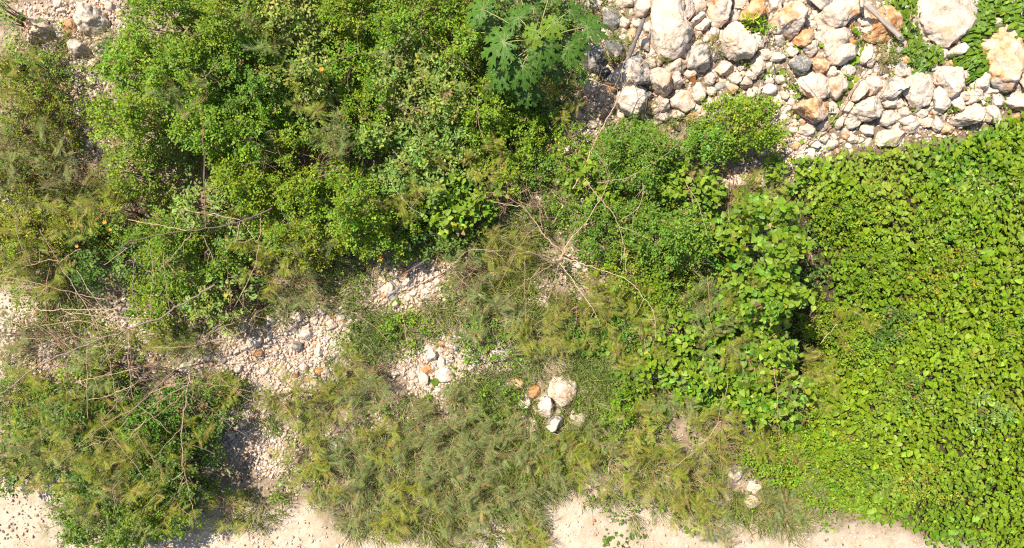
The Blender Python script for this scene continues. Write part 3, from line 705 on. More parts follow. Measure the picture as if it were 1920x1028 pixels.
# ------------------------------------------------------------------ gravel (too small to pick apart)
def scatter_px(n, poly, jitter=0):
    poly = np.array(poly, float)
    lo, hi = poly.min(0), poly.max(0)
    out = np.zeros((0, 2))
    while len(out) < n:
        q = rng.uniform(lo, hi, (n * 2, 2))
        out = np.concatenate([out, q[inpoly(q[:, 0], q[:, 1], [tuple(a) for a in poly])]])
    return out[:n] + rng.normal(0, jitter, (n, 2)) if jitter else out[:n]

PEB = []
for k in range(20):
    r_ = np.random.default_rng(500 + k)
    t_ = np.linspace(0, 2 * np.pi, 8, endpoint=False)
    ol = np.stack([np.cos(t_), np.sin(t_)], -1) * r_.uniform(.75, 1.2, (8, 1)) * np.array([1.0, r_.uniform(.6, 1.0)])
    PEB.append(rock_mesh(ol, r_.uniform(.55, .85), 900 + k, 2)[0])
def pebbles(q, smin, smax, name, label, sink=0.0):
    N = len(q)
    p = P(q[:, 0], q[:, 1])
    s = smin * (smax / smin) ** (rng.random(N) ** 1.8)
    p[:, 2] += s * (rng.uniform(0.0, 0.5, N) - sink)
    bag = Bag()
    big = s > 0.027
    kind = np.where(big, rng.integers(0, len(PEB), N), -1)
    for kd in np.unique(kind):
        sel = kind == kd
        k = int(sel.sum())
        v0, f0 = ICO[1] if kd < 0 else (PEB[kd], ICO[2][1])
        jit = 1 + (rng.uniform(-.28, .28, (k, len(v0), 1)) if kd < 0 else 0)
        a = rng.uniform(0, 2 * np.pi, k); ca, sa = np.cos(a)[:, None], np.sin(a)[:, None]
        tl = rng.normal(0, .35, (k, 2))
        lv = v0[None] * jit * rng.uniform(.8, 1.15, (k, 1, 3))
        lz = lv[:, :, 2] + lv[:, :, 0] * tl[:, :1] + lv[:, :, 1] * tl[:, 1:]
        x = lv[:, :, 0] * ca - lv[:, :, 1] * sa; y = lv[:, :, 0] * sa + lv[:, :, 1] * ca
        vv = np.stack([x, y, lz], -1) * s[sel][:, None, None] + p[sel][:, None]
        t = rng.random((k, 1))
        base = np.where(t < .74, [[.50, .405, .325]], np.where(t < .88, [[.42, .31, .22]], np.where(t < .93, [[.38, .20, .09]], [[.28, .27, .24]])))
        col = base * rng.uniform(.8, 1.15, (k, 1))
        bag.add(vv.reshape(-1, 3), (f0[None] + (np.arange(k) * len(v0))[:, None, None]).reshape(-1, 3), np.repeat(col, len(v0), 0))
    o = bag.build(name, M_PEB)
    return tag(o, label, kind="stuff")
qs = []
for g in GRAVEL:
    a = np.array(g, float); area = 0.5 * abs(np.dot(a[:, 0], np.roll(a[:, 1], 1)) - np.dot(a[:, 1], np.roll(a[:, 0], 1)))
    qs.append(scatter_px(int(area * 0.090), g, 13))
pebbles(np.concatenate(qs), 0.009, 0.040, "gravel", "loose pale limestone gravel in the bare patches")
pebbles(scatter_px(7500, ROCKFIELD), 0.010, 0.085, "rubble", "small limestone rubble filling the gaps between the rocks", .35)
q = rng.uniform((-60, -60), (1980, 1090), (9000, 2)); q = q[~(inpoly(q[:, 0], q[:, 1], CARPET) | ((q[:, 0] > 1480) & (q[:, 1] > 350)))]
q = np.concatenate([q, scatter_px(2200, [(a, min(b, 1060)) for a, b in SAND if -100 < a < 1990 and b < 1100] + [(1960, 1070), (-60, 1070)])])
pebbles(q, 0.005, 0.026, "grit", "scattered limestone grit on the ground")
#@@PLANTS@@
# ------------------------------------------------------------------ leaf shapes (x along the leaf, y across, z up)
from mathutils import Matrix
T_OVAL2 = (np.array([[0, 0, 0], [.5, .5, .06], [1, 0, -.05], [.5, -.5, .06]], float), np.array([[0, 2, 1], [0, 3, 2]]))
T_OVAL4 = (np.array([[0, 0, 0], [.32, .46, .07], [.72, .38, .04], [1, 0, -.06], [.72, -.38, .04], [.32, -.46, .07], [.5, 0, 0]], float),
           np.array([[0, 6, 1], [1, 6, 2], [2, 6, 3], [0, 5, 6], [5, 4, 6], [4, 3, 6]]))
_h = [(-.10, .20), (-.06, .42), (.16, .54), (.42, .50), (.68, .34), (.88, .14)]
_hv = [[0, 0, 0]] + [[x, y, .10 * y * 1.5 - .10 * x * x] for x, y in _h] + [[1, 0, -.12]] + [[x, -y, .10 * y * 1.5 - .10 * x * x] for x, y in _h[::-1]] + [[.45, 0, -.03]]
_n = len(_hv) - 1
T_HEART = (np.array(_hv, float), np.array([[0, _n, 1]] + [[i, _n, i + 1] for i in range(1, 7)] + [[i, _n, i + 1] for i in range(7, _n - 1)] + [[_n - 1, _n, 0]])[:, ::-1])
_rv = [[0, 0, 0]] + [[.5 - .5 * math.cos(a), .5 * math.sin(a), .06] for a in np.linspace(.5, 2 * math.pi - .5, 8)] + [[.5, 0, -.02]]
T_ROUND = (np.array(_rv, float), np.array([[i, (i + 1) if i < 8 else 0, 9] for i in range(0, 9)])[:, ::-1])
def frond(pairs=9):
    v = [[0, .012, 0], [0, -.012, 0], [1, 0, -.10]]; f = [[0, 1, 2]]
    for i in range(pairs):
        x = .12 + .84 * i / (pairs - 1); L = .20 * math.sin(math.pi * (.18 + .72 * i / (pairs - 1))); z = -.10 * x * x
        for s in (1, -1):
            k = len(v)
            v += [[x - .014, 0, z], [x + .022, 0, z], [x + .05, s * L, z + .02]]
            f.append([k, k + 1, k + 2] if s > 0 else [k + 1, k, k + 2])
    return np.array(v, float), np.array(f)
T_FROND = frond()
T_BLADE = (np.array([[0, .5, 0], [0, -.5, 0], [.5, .42, .16], [.5, -.42, .16], [1, 0, .10]], float), np.array([[0, 1, 3], [0, 3, 2], [2, 3, 4]]))

PAL = {  # leaf pigment, linear
    'A': (.160, .250, .012), 'B': (.195, .275, .050), 'C': (.105, .175, .025), 'Y': (.230, .265, .020), 'D': (.135, .228, .013), 'L': (.17, .28, .010), 'E': (.125, .220, .018)}
LAND_P = [(1000, 80, "papaya plant"), (178, 42, "big white corner boulder"), (1430, 110, "rubble pile"), (1700, 560, "vine carpet"), (1048, 490, "fan of dry twigs"), (1130, 240, "thick pale branch"),
          (550, 650, "gravel patch"), (820, 690, "middle stony patch"), (1040, 760, "rock cluster in the grass"), (343, 830, "bare reddish stem"), (195, 635, "long fallen branch"), (650, 1010, "sandy strip"),
          (725, 530, "dark arching branch"), (1410, 925, "two white rocks"), (1520, 500, "dark hollow"), (360, 430, "upper fallen branch"), (382, 290, "upright reddish stem"), (630, 200, "thin bare stem"), (30, 1000, "sandy corner"),
          (480, 830, "lower gravel strip"), (1090, 960, "sand inlet"), (150, 260, "half-buried grey stones"), (713, 485, "orange flower"), (1400, 330, "pebbly gap")]

def leaf_cols(base, n, spread=.22, cl=None, yellow=.0):
    c = np.asarray(base)[None] * rng.normal(1, spread, (n, 1)).clip(.45, 1.7)
    c = c * rng.normal(1, .07, (n, 3)).clip(.7, 1.3)
    if cl is not None: c = c * cl
    m = rng.random(n) < yellow
    c[m] = np.array([.32, .30, .02]) * rng.uniform(.7, 1.2, (int(m.sum()), 1))
    return c.clip(.002, .6)

SPEC = {  # template, leaf length, width, leaves per sprig, sprig length
    'A': (T_OVAL2, .037, .58, 16, .13), 'B': (T_OVAL4, .052, .50, 13, .13), 'C': (T_OVAL2, .045, .55, 14, .13), 'Y': (T_OVAL2, .036, .42, 18, .15), 'D': (T_HEART, .066, .80, 5, .12),
    'L': (T_OVAL4, .095, .28, 14, .06), 'E': (T_OVAL2, .033, .60, 16, .12)}
LEAFMESH = {}
def leaf_mesh(kind, tpl, base, var, mat, wid):
    key = (kind, var)
    if key not in LEAFMESH:
        v = tpl[0] * np.array([1, wid, 1]); c = np.asarray(base) * (.78, .9, 1.0, 1.1, 1.22, 1.0)[var] * ((1, 1, 1), (1, 1, 1), (1, 1, 1), (1.05, 1, .9), (1.1, 1, .8), (1.9, 1.15, .9))[var]
        LEAFMESH[key] = mesh_np("leaf", v, tpl[1], mat, np.repeat(c[None], len(v), 0))
    return LEAFMESH[key]

def leaf_object(parent, mesh, p, d, n, s):
    d = d / np.linalg.norm(d); b = np.cross(n, d); b /= np.linalg.norm(b); n = np.cross(d, b)
    o = bpy.data.objects.new("leaf", mesh); COL.objects.link(o); o.parent = parent
    q = p - np.array(parent.location)
    o.matrix_basis = Matrix(((d[0] * s, b[0] * s, n[0] * s, q[0]), (d[1] * s, b[1] * s, n[1] * s, q[1]), (d[2] * s, b[2] * s, n[2] * s, q[2]), (0, 0, 0, 1)))
    return o

def rand_dir(n, zlo=-.3, zhi=.5):
    a = rng.uniform(0, 2 * np.pi, n); z = rng.uniform(zlo, zhi, n)
    return nrm(np.stack([np.cos(a), np.sin(a), z], -1))

SUNV = np.array(SUN[:])
def shrub(px, py, rx, ry, h, kind, desc=None, label=None, dens=1.0, name="shrub", cat="shrub", group=None, tint=(1, 1, 1), parts=0):
    tpl, L, wd, m, sl = SPEC[kind]
    c = P(np.float64(px), np.float64(py), .6 * h)
    g0 = float(gz(c[0], c[1]))
    k = PX * (H - g0 - .6 * h); ax, ay = rx * k, ry * k
    lab = label or auto_label(desc, px, py, 16, LAND_P)
    root = thing(name, lab, cat, (c[0], c[1], g0 - .02), group)
    area = math.pi * ax * ay
    lai = {'D': 3.1, 'B': 3.1}.get(kind, 3.5) * dens
    nl = lai * area * (1.25 + .5 * h) / (L * L * wd * .62)
    nc = max(6, int(nl / m))
    sd = int(px * 3 + py)
    th = rng.uniform(0, 2 * np.pi, nc); r = np.sqrt(rng.random(nc)) * (1 + .17 * rng.normal(size=nc))
    edge = .58 + .52 * vnoise(np.stack([np.cos(th) * 1.6 + sd, np.sin(th) * 1.6, th * 0], -1), 2) + .42 * vnoise(np.stack([np.cos(th) * 4.5 + sd, np.sin(th) * 4.5, th * 0], -1), 7)
    x, y = np.cos(th) * r * ax * edge, np.sin(th) * r * ay * edge
    lump = vnoise(np.stack([(c[0] + x) * 4.2, (c[1] + y) * 4.2, x * 0 + sd], -1), 4)
    lump2 = vnoise(np.stack([(c[0] + x) * 9, (c[1] + y) * 9, x * 0 + sd], -1), 6)
    top = h * (1 - np.minimum(r, 1.05) ** 2 * .84) ** .42 * (.42 + .72 * lump + .36 * lump2)
    keep = (lump + .6 * lump2 + rng.normal(0, .12, nc)) > .46
    z = top - rng.exponential(.13, nc) - .0
    z = np.where(rng.random(nc) < .18, rng.random(nc) * top, z)
    keep &= z > .03
    x, y, z, lump = x[keep], y[keep], z[keep], lump[keep]; nc = len(x)
    pc = np.stack([c[0] + x, c[1] + y, g0 + z], -1)
    out = nrm(np.stack([x / ax, y / ay, .55 + .0 * x], -1) + rng.normal(0, .45, (nc, 3)))
    cb = rng.normal(1, .16, (nc, 1)).clip(.6, 1.5) * (1 + np.array([[.16, .03, 0]]) * rng.normal(0, 1, (nc, 1)))
    # leaves along each sprig
    t = np.tile((np.arange(m) + .5) / m, nc)
    i = np.repeat(np.arange(nc), m); n = len(i)
    p = pc[i] + out[i] * (t * sl * rng.uniform(.6, 1.4, nc)[i])[:, None] + rng.normal(0, L * .45, (n, 3))
    side = rand_dir(n, -.5, .4)
    d = nrm(side + .7 * out[i])
    nn = nrm(np.array([0, 0, 1.0]) + .55 * SUNV * [1, 1, 0] + rng.normal(0, .40, (n, 3)))
    s = L * rng.uniform(.65, 1.25, n) * (.7 + .4 * np.sin(np.pi * t.clip(.1, .9)))
    col = leaf_cols(np.array(PAL[kind]) * tint, n, .17, cb[i], {'Y': .02, 'D': .012}.get(kind, .004))
    du = rng.random(n) < .07; col[du] = col[du] * [1.2, .95, 1.6]
    br = (rng.random(nc) < .025)[i]; col[br] = np.array([.24, .17, .06]) * rng.uniform(.6, 1.2, (int(br.sum()), 1))
    mat = M_VINE if kind == 'D' else M_LEAF
    bag = Bag()
    sel = np.ones(n, bool)
    if parts:
        pick = np.argsort(-(p[:, 2] + s * 3))[:parts]
        sel[pick] = False
        for q in pick:
            leaf_object(root, leaf_mesh(kind, tpl, np.array(PAL[kind]) * tint, int(rng.choice(6, p=[.18, .22, .25, .2, .14, .01])), mat, wd), p[q], d[q], nn[q], s[q])
    bag.add(*place(tpl[0], tpl[1], p[sel], d[sel], nn[sel], s[sel], col[sel], wd))
    fo = bag.build("foliage", mat, root, False, root.location)
    if parts: fo["kind"] = "stuff"
    # stems, joined at the foot of the shrub
    bg_ = Bag()
    for q in rng.choice(nc, min(nc, int(5 + 7 * h)), replace=False):
        e = pc[q]; b0 = np.array([c[0], c[1], g0 - .02]) + np.append(rng.normal(0, .02, 2), 0)
        mid = b0 * .55 + e * .45 + np.array([0, 0, .18 * h])
        v, f = tube(smooth_path([b0, mid, e], 3), .012, .004, 4)
        bg_.add(v, f, np.array([.20, .13, .08]) * rng.uniform(.6, 1.2))
    bg_.build("stem", M_BARK, root, False, root.location)
    return root

def feathery(px, py, r, h, desc=None, label=None, col=(.24, .235, .03), n_st=7, fl=.13, dens=1.0, dry=.10, group="wispy feathery-leaved saplings"):
    c = P(np.float64(px), np.float64(py), .5 * h)
    g0 = float(gz(c[0], c[1])); R = r * PX * (H - g0 - .5 * h)
    root = thing("feathery_shrub", label or auto_label(desc, px, py, 16, LAND_P), "shrub", (c[0], c[1], g0 - .01), group)
    base = np.array([c[0], c[1], g0 - .01])
    fb, sb = Bag(), Bag()
    nst = max(3, int(n_st * dens))
    a0 = rng.uniform(0, 6.28)
    for k in range(nst):
        a = a0 + 2 * np.pi * k / nst + rng.normal(0, .35); rr = R * rng.uniform(.45, 1.15)
        e = base + np.array([math.cos(a) * rr, math.sin(a) * rr, h * rng.uniform(.65, 1.1)])
        mid = base * .5 + e * .5 + np.array([0, 0, .22 * h]) + rng.normal(0, .03, 3)
        path = smooth_path([base, mid, e], 5)
        v, f = tube(path, .0055, .0022, 4)
        sb.add(v, f, np.array([.26, .15, .07]) * rng.uniform(.6, 1.25))
        m = int(22 * dens * max(.6, R / .35))
        t = rng.uniform(.25, 1.0, m) ** .8 * (len(path) - 1)
        i0 = np.minimum(t.astype(int), len(path) - 2); w_ = (t - i0)[:, None]
        p = path[i0] * (1 - w_) + path[i0 + 1] * w_
        tg = nrm(path[i0 + 1] - path[i0])
        sd = nrm(np.cross(tg, [0, 0, 1]) + 1e-6) * rng.choice([-1, 1], m)[:, None]
        d = nrm(sd + .65 * tg + rng.normal(0, .35, (m, 3)))
        nn = nrm(np.array([0, 0, 1.0]) + .35 * SUNV + rng.normal(0, .35, (m, 3)))
        cc = leaf_cols(col, m, .22)
        dr = rng.random(m) < dry
        cc[dr] = np.array([.40, .26, .10]) * rng.uniform(.6, 1.2, (int(dr.sum()), 1))
        fb.add(*place(T_FROND[0], T_FROND[1], p, d, nn, fl * rng.uniform(.6, 1.25, m), cc))
    fb.build("foliage", M_LEAF, root, False, root.location)
    sb.build("stem", M_BARK, root, False, root.location)
    return root

# ------------------------------------------------------------------ leafy shrubs
G1 = "leafy shrubs of the thicket"
D_ = {'A': "bright green small-leaved shrub", 'B': "grey-green leafy shrub", 'C': "dark green shrub", 'Y': "yellowish wispy shrub", 'D': "round-leaved creeper mound", 'E': "fine-leaved deep green shrub"}
SHRUBS = [
 (340,-25,70,40,1.2,'A',.9),(440,-25,70,40,1.3,'A',.9),(545,-25,66,40,1.1,'B',.9),(645,-25,66,40,1.0,'A',.9),(745,-25,66,40,1.0,'A',.9),(840,-15,60,44,.9,'A',.9),(905,20,44,44,.6,'C',.8),(930,110,50,60,.5,'C',.8),(1000,210,60,40,.45,'E',.7),(1010,20,56,50,.3,'C',.8),(1050,110,44,40,.3,'C',.8),(1090,30,30,30,.25,'C',.6),(-30,120,50,60,1.0,'Y',.8),(-40,350,60,70,1.0,'Y',.7),(-30,440,50,50,.9,'A',.8),
 (60,330,60,50,.6,'Y',.5),(140,390,50,40,.5,'C',.5),(230,400,56,46,.7,'A',.6),(260,330,60,46,.7,'A',.7),(130,460,60,40,.7,'C',.6),(85,135,50,34,.5,'A',.7),(110,230,50,40,.5,'Y',.5),
 (130,740,70,40,.5,'E',.6),(100,820,46,50,.6,'C',.7),(60,780,50,40,.4,'A',.5),(440,520,56,40,.6,'B',.6),(520,420,56,46,.8,'A',.8),(860,300,50,40,.6,'B',.7),(920,260,46,40,.6,'A',.8),(1040,260,50,40,.4,'A',.6),(990,320,50,36,.35,'E',.5),(840,400,56,36,.5,'D',.5),
 (330,50,70,62,1.35,'A',1.0),(425,60,72,66,1.55,'A',1.1),(285,125,66,56,1.2,'A',1.0),(372,150,76,62,1.5,'A',1.1),(470,150,76,66,1.55,'E',1.1),(275,225,80,58,1.45,'A',1.2),(440,250,84,64,1.55,'A',1.2),
 (345,270,58,46,.75,'C',.55),(540,50,64,58,1.15,'B',1.0),(630,40,60,52,1.05,'A',.9),(575,140,66,58,1.1,'B',.9),(740,60,66,58,1.1,'A',1.0),(665,130,58,48,.95,'A',.9),(765,140,70,58,1.15,'B',1.0),(830,190,62,60,1.1,'B',1.0),
 (850,80,56,62,1.0,'A',1.0),(615,230,52,46,.85,'B',.8),(700,230,62,54,1.0,'A',.9),(560,320,84,66,1.4,'A',1.2),(480,350,70,55,1.25,'A',1.1),(640,390,74,62,1.35,'A',1.2),(715,290,60,48,.95,'B',.9),(810,270,66,56,.95,'B',.9),(895,205,62,54,.85,'A',1.0),
 (955,255,56,48,.65,'A',.9),(880,365,58,44,.55,'D',.8),(785,350,58,46,.65,'B',.8),(700,430,62,42,.9,'A',1.0),(600,460,60,38,.75,'Y',.7),(930,330,56,40,.5,'A',.8),(960,160,50,40,.5,'C',.8),
 (335,480,92,74,1.1,'A',1.05),(300,565,58,40,.7,'A',.8),(405,560,56,44,.75,'B',.8),(425,460,48,36,.8,'B',.7),(395,390,60,34,.8,'B',.7),(195,500,62,46,.7,'C',.6),(75,430,66,48,.85,'Y',.6),(20,500,48,60,.9,'Y',.7),(85,195,60,46,.6,'Y',.6),(10,115,36,40,.6,'A',.6),
 (12,22,28,32,.7,'E',.7),(10,240,60,80,1.1,'Y',.7),(240,105,34,50,.7,'C',.7),(235,160,40,40,.8,'A',.7),
 (220,870,108,84,1.05,'C',.8),(160,790,66,52,.85,'C',.7),(290,790,76,64,1.0,'E',.8),(205,965,92,62,.9,'E',.9),(340,880,62,60,.9,'C',.9),(180,700,48,34,.5,'A',.8),(10,880,40,42,.6,'C',.8),(15,745,44,36,.5,'E',.7),(300,960,60,50,.7,'E',.8),(380,770,50,44,.7,'C',.8),
 
 (1190,295,92,62,.85,'E',1.15),(1110,345,52,46,.5,'D',.7),(1400,240,66,52,.85,'A',1.1),(1320,275,48,40,.65,'E',1.0),(1240,440,80,58,.9,'E',1.1),(1140,425,62,52,.7,'E',1.0),(1290,350,62,44,.7,'D',.9),(1330,440,58,48,.55,'D',.8),(1160,510,50,40,.5,'A',.8),
 (1432,450,38,76,1.7,'D',1.25),(1436,550,38,56,1.7,'D',1.2),(1395,590,66,60,.75,'D',.9),(1445,650,50,56,1.1,'D',1.0),(1290,620,72,54,.5,'D',.75),(1250,540,70,46,.45,'A',.8),(1345,715,78,56,.6,'D',.9),(1440,735,66,60,.7,'D',.9),(1225,690,66,40,.4,'D',.7),
 (1520,800,58,56,.4,'A',.8),(1130,620,70,46,.3,'E',.5),(1470,860,60,50,.4,'A',.8),(1560,900,70,50,.35,'A',.8),(1610,640,56,50,.4,'A',.8),(1600,400,54,46,.3,'A',.5),(930,760,50,30,.25,'E',.5),(1190,760,60,40,.3,'A',.5),(1470,330,36,26,.3,'D',.6),
 (1522,470,26,80,.10,'C',1.5),(1530,600,34,44,.35,'A',.9),(1660,620,50,36,.3,'C',.8),(1850,365,64,34,.25,'B',.6),(1790,520,60,40,.25,'Y',.6),(1830,770,50,40,.3,'B',.6),(1700,740,40,36,.3,'E',.7),(1620,860,60,40,.3,'A',.7),(1740,900,50,36,.3,'Y',.6),(1760,420,46,36,.28,'A',.6),(1880,620,46,40,.28,'A',.6),(1640,500,46,40,.3,'E',.6),(900,640,50,40,.25,'E',.35),(760,620,50,34,.2,'A',.35),(1020,400,40,30,.3,'E',.4),(850,460,60,30,.3,'C',.5),(760,440,50,36,.4,'C',.5)]
for px, py, rx, ry, h, k, dn in SHRUBS:
    h = h * .82 if h > .9 and k != 'D' else h
    dn = max(dn, .62) if px > 240 or py > 420 else dn * .5
    size = "tall " if h > 1.25 else "low " if h < .5 else ""
    shrub(px, py, rx, ry, h, k, size + D_[k], dens=dn, name="creeper" if k == 'D' else "shrub", cat="creeper" if k == 'D' else "shrub", group="mounds of round-leaved creeper" if k == 'D' else G1, parts=40 if k == 'D' else 0,
          tint=tuple(np.array([1, 1, 1]) * rng.uniform(.92, 1.1) * np.array([rng.uniform(.9, 1.12), 1, 1])))
shrub(1420, 50, 28, 22, .3, 'L', label="bright lance-leaved tuft growing on the bright orange rock", dens=.9, name="lance_leaved_plant", cat="plant")
# ------------------------------------------------------------------ feathery saplings
FE = [(660,850,50,.35),(720,830,50,.4),(780,860,55,.4),(840,830,50,.4),(900,850,55,.45),(960,840,50,.4),(1010,880,55,.4),(700,910,55,.4),(770,930,55,.4),(840,910,50,.35),(910,930,55,.4),(980,940,45,.35),(860,980,45,.3),(650,950,45,.3),(1060,860,50,.4),(800,790,45,.35),(870,760,45,.35),(740,980,40,.3),(930,800,45,.35),(1100,830,50,.4),(990,1000,36,.3),(600,900,45,.3),(180,900,70,1.2),(260,860,70,1.3),(320,930,60,1.0),(110,830,60,1.0),(200,770,60,1.1),(160,960,60,1.0),(60,720,50,.5),(350,650,40,.4),(300,630,36,.4),(420,730,40,.4),(45,160,60,1.1),(90,270,60,1.0),(15,330,60,1.2),(130,350,55,.9),(60,470,60,1.1),(150,420,55,.9),(110,520,55,1.0),(215,370,40,.8),(490,440,55,.8),(520,500,60,.7),(560,540,55,.5),(600,440,50,.8),(220,820,70,1.25),(300,860,70,1.2),(140,870,70,1.2),(360,820,55,1.1),(250,930,70,1.1),(120,760,60,1.0),(190,690,50,.8),
      (30,630,60,.6),(540,740,60,.5),(620,760,55,.45),(580,850,55,.4),(700,740,55,.4),(660,700,50,.3),(880,520,50,.4),(930,590,55,.45),(950,470,50,.45),(1010,630,60,.45),(1080,600,60,.5),(1130,560,55,.5),(1200,650,60,.5),(1210,570,50,.5),(1310,560,50,.7),(1340,650,55,.8),(1400,660,60,1.0),(1380,560,45,.9),
      (1250,730,60,.5),(1330,790,60,.6),(1200,790,60,.45),(1140,870,60,.4),(1230,880,65,.45),(1300,900,65,.45),(1360,830,60,.5),(1450,820,60,.6),(1480,910,60,.45),(1340,985,45,.3),(1290,950,50,.35),(1590,615,40,.6),(1420,370,50,.5),(1500,690,40,.6),(1465,945,45,.4),(640,270,45,1.1),(590,190,50,1.25),(800,330,45,.9),(910,300,45,.8),(740,400,50,.8),(1045,190,40,.5),(520,100,40,1.3),(380,210,45,1.7),(60,860,50,.6),(420,960,45,.4),(1530,720,45,.5)]
for px, py, r, h in FE:
    ylw = rng.random() * (.45 if 590 < px < 1110 and py > 750 else 1)
    col = np.array([.25, .275, .03]) * rng.uniform(.85, 1.15) if ylw > .3 else np.array([.20, .235, .075])
    feathery(px, py, r, h, ("knee-high " if h < .6 else "taller ") + ("yellow-green feathery sapling" if ylw > .3 else "olive feathery sapling"), col=col, dens=1.15)
for px, py, lab in ((1245, 103, "small golden-green feathery tuft at the foot of the tall white slab"), (1335, 85, "mossy olive tuft beside the speckled round rock"), (1150, 105, "rusty feathery seedling beside the dark grey block"), (1210, 197, "tiny wispy seedling beside the white egg-shaped boulder"), (1652, 110, "feathery sprig leaning over an orange-stained rock")):
    feathery(px, py, 20, .22, label=lab, fl=.07, n_st=6, col=(.16, .17, .02), group="seedlings among the rocks")

# ------------------------------------------------------------------ vine carpet and trailing vines
def carpet_leaves(q, lift, spread, L, tilt=.55, tip=(.25, -1.0)):
    n = len(q)
    p = P(q[:, 0], q[:, 1], lift * .6)
    p[:, 2] += (rng.random(n) - .5) * spread + .13 * spread / .12 * (n2(p[:, 0], p[:, 1], 2.4, 21) - .5) + .5 * spread * (n2(p[:, 0], p[:, 1], 5.5, 22) - .5)
    a = math.atan2(tip[1], tip[0]) + rng.normal(0, .65, n) + 2.2 * (n2(p[:, 0], p[:, 1], .9, 23) - .5)
    d = np.stack([np.cos(a), np.sin(a), rng.uniform(-.45, .05, n)], -1)
    nn = nrm(np.array([0, 0, 1.0]) + tilt * SUNV * [1, 1, 0] + rng.normal(0, .42, (n, 3)))
    s = L * (.5 + 1.0 * rng.random(n) ** 1.4) * (.75 + .5 * n2(p[:, 0], p[:, 1], 1.3, 24))
    return p, d, nn, s

def vine(name, label, q, lift, spread, L, base, parts, group=None, tilt=.5, cat="vine", tip=(.25, -1), under=None, tpl=T_HEART, wid=.86, stem=True):
    p, d, nn, s = carpet_leaves(q, lift, spread, L, tilt, tip)
    c0 = p.mean(0); c0[2] = float(gz(c0[0], c0[1]))
    root = thing(name, label, cat, tuple(c0), group)
    big = np.array([.9 + .35 * v for v in n2(p[:, 0], p[:, 1], .8, 25)])[:, None] * (1 + np.array([[.25, .04, 0]]) * (n2(p[:, 0], p[:, 1], 1.4, 26)[:, None] - .45))
    deep = sstep(.5, .75, n2(p[:, 0], p[:, 1], .7, 27))[:, None]
    big = big * (1 - deep * np.array([[.42, .28, -.5]]))
    pale = sstep(.62, .8, n2(p[:, 0], p[:, 1], 1.9, 28))[:, None]; big = big * (1 + pale * np.array([[.25, .10, 2.0]]))
    col = leaf_cols(base, len(q), .15, big, .010)
    vis = np.argsort(-(p[:, 2] - gz(p[:, 0], p[:, 1]) + s * 1.2))
    px_, py_ = p[:, 0] / (PX * (H - p[:, 2])) + 960, -p[:, 1] / (PX * (H - p[:, 2])) + 514
    inside = (px_ > 5) & (px_ < 1915) & (py_ > 5) & (py_ < 1023)
    pick = [k for k in vis if inside[k]][:parts]
    sel = np.ones(len(q), bool); sel[pick] = False
    key = name + str(base) + str(wid)
    for k in pick:
        leaf_object(root, leaf_mesh(key, tpl, base, int(rng.choice(6, p=[.16, .25, .28, .2, .105, .005])), M_VINE, wid), p[k], d[k], nn[k], s[k])
    bag = Bag()
    if sel.any(): bag.add(*place(tpl[0], tpl[1], p[sel], d[sel], nn[sel], s[sel], col[sel], wid))
    if under is not None:
        m = len(under); pu, du, nu, su = carpet_leaves(under, lift * 1.05, spread * 1.3, .05, .3, tip)
        bag.add(*place(T_OVAL2[0], T_OVAL2[1], pu, rand_dir(m, -.4, .2), nu, su, leaf_cols(np.array(base) * .95, m, .2, None, .01), .55))
    if bag.v:
        tag(bag.build("foliage", M_VINE, root, False, root.location), None, kind="stuff")
    if stem and len(p) > 2:
        # runner through the leaves
        od = np.argsort(p[:, 0] * .4 - p[:, 1]) if len(p) > 40 else np.arange(len(p))
        pts = p[od][::max(1, len(p) // 24)].copy(); pts[:, 2] -= .02
        pts[:, 2] = np.maximum(pts[:, 2], gz(pts[:, 0], pts[:, 1]) + .006)
        if len(pts) < 40 and len(p) <= 60:
            b = Bag(); v, f = tube(smooth_path(pts, 3), .004, .003, 4); b.add(v, f, np.array([.13, .12, .05])); b.build("runner", M_BARK, root, False, root.location)
    return root
VG = (.160, .242, .010)
q = scatter_px(18500, CARPET, 6)
vine("vine_carpet", "dense bright green heart-leaved vine carpeting the whole slope", q, .21, .25, .063, VG, 300, wid=.74, under=scatter_px(16000, CARPET, 10))
vine("vine_patch", "leafy green vine spilling over the slab corner at the photo's top", scatter_px(1300, [(1800, 5), (1830, -30), (2050, -30), (2050, 90), (1915, 75), (1890, 45), (1850, 70), (1815, 95), (1800, 75), (1825, 50)], 4), .11, .13, .072, (.105, .19, .010), 160, "vine patches on the rubble", wid=.66, tip=(-.7, -.7))
vine("vine_patch", "round clump of vine leaves beside the big cream and orange slab", scatter_px(420, [(1790, 105), (1815, 90), (1845, 98), (1858, 120), (1845, 148), (1815, 152), (1792, 135)], 4), .10, .12, .074, (.11, .195, .010), 120, "vine patches on the rubble", wid=.66, tip=(-.5, -.8))
vine("vine_patch", "leafy patch between the weathered plank and the flat speckled slab", scatter_px(800, [(1660, -30), (1740, -30), (1725, 15), (1705, 45), (1735, 80), (1765, 100), (1740, 135), (1700, 145), (1690, 110), (1700, 85), (1685, 40), (1655, 10)], 4), .09, .12, .055, (.12, .20, .012), 120, "vine patches on the rubble", wid=.7)
def trail(label, pts, n, L=.075, base=(.125, .22, .010), jit=4, lift=.05):
    pts = np.array(pts, float); t = np.linspace(0, len(pts) - 1.001, n); i = t.astype(int); w_ = (t - i)[:, None]
    q = pts[i] * (1 - w_) + pts[i + 1] * w_ + rng.normal(0, jit, (n, 2))
    return vine("trailing_vine", label, q, lift, .03, L, base, n, "trailing vine shoots on the rubble", .3, tpl=T_ROUND if n % 2 else T_HEART, wid=.95)
trail("row of seven vine leaves crossing the big flat speckled slab", [(1806, 17), (1784, 28), (1771, 42), (1762, 55), (1752, 52), (1754, 66)], 7, .075, jit=1, lift=.12)
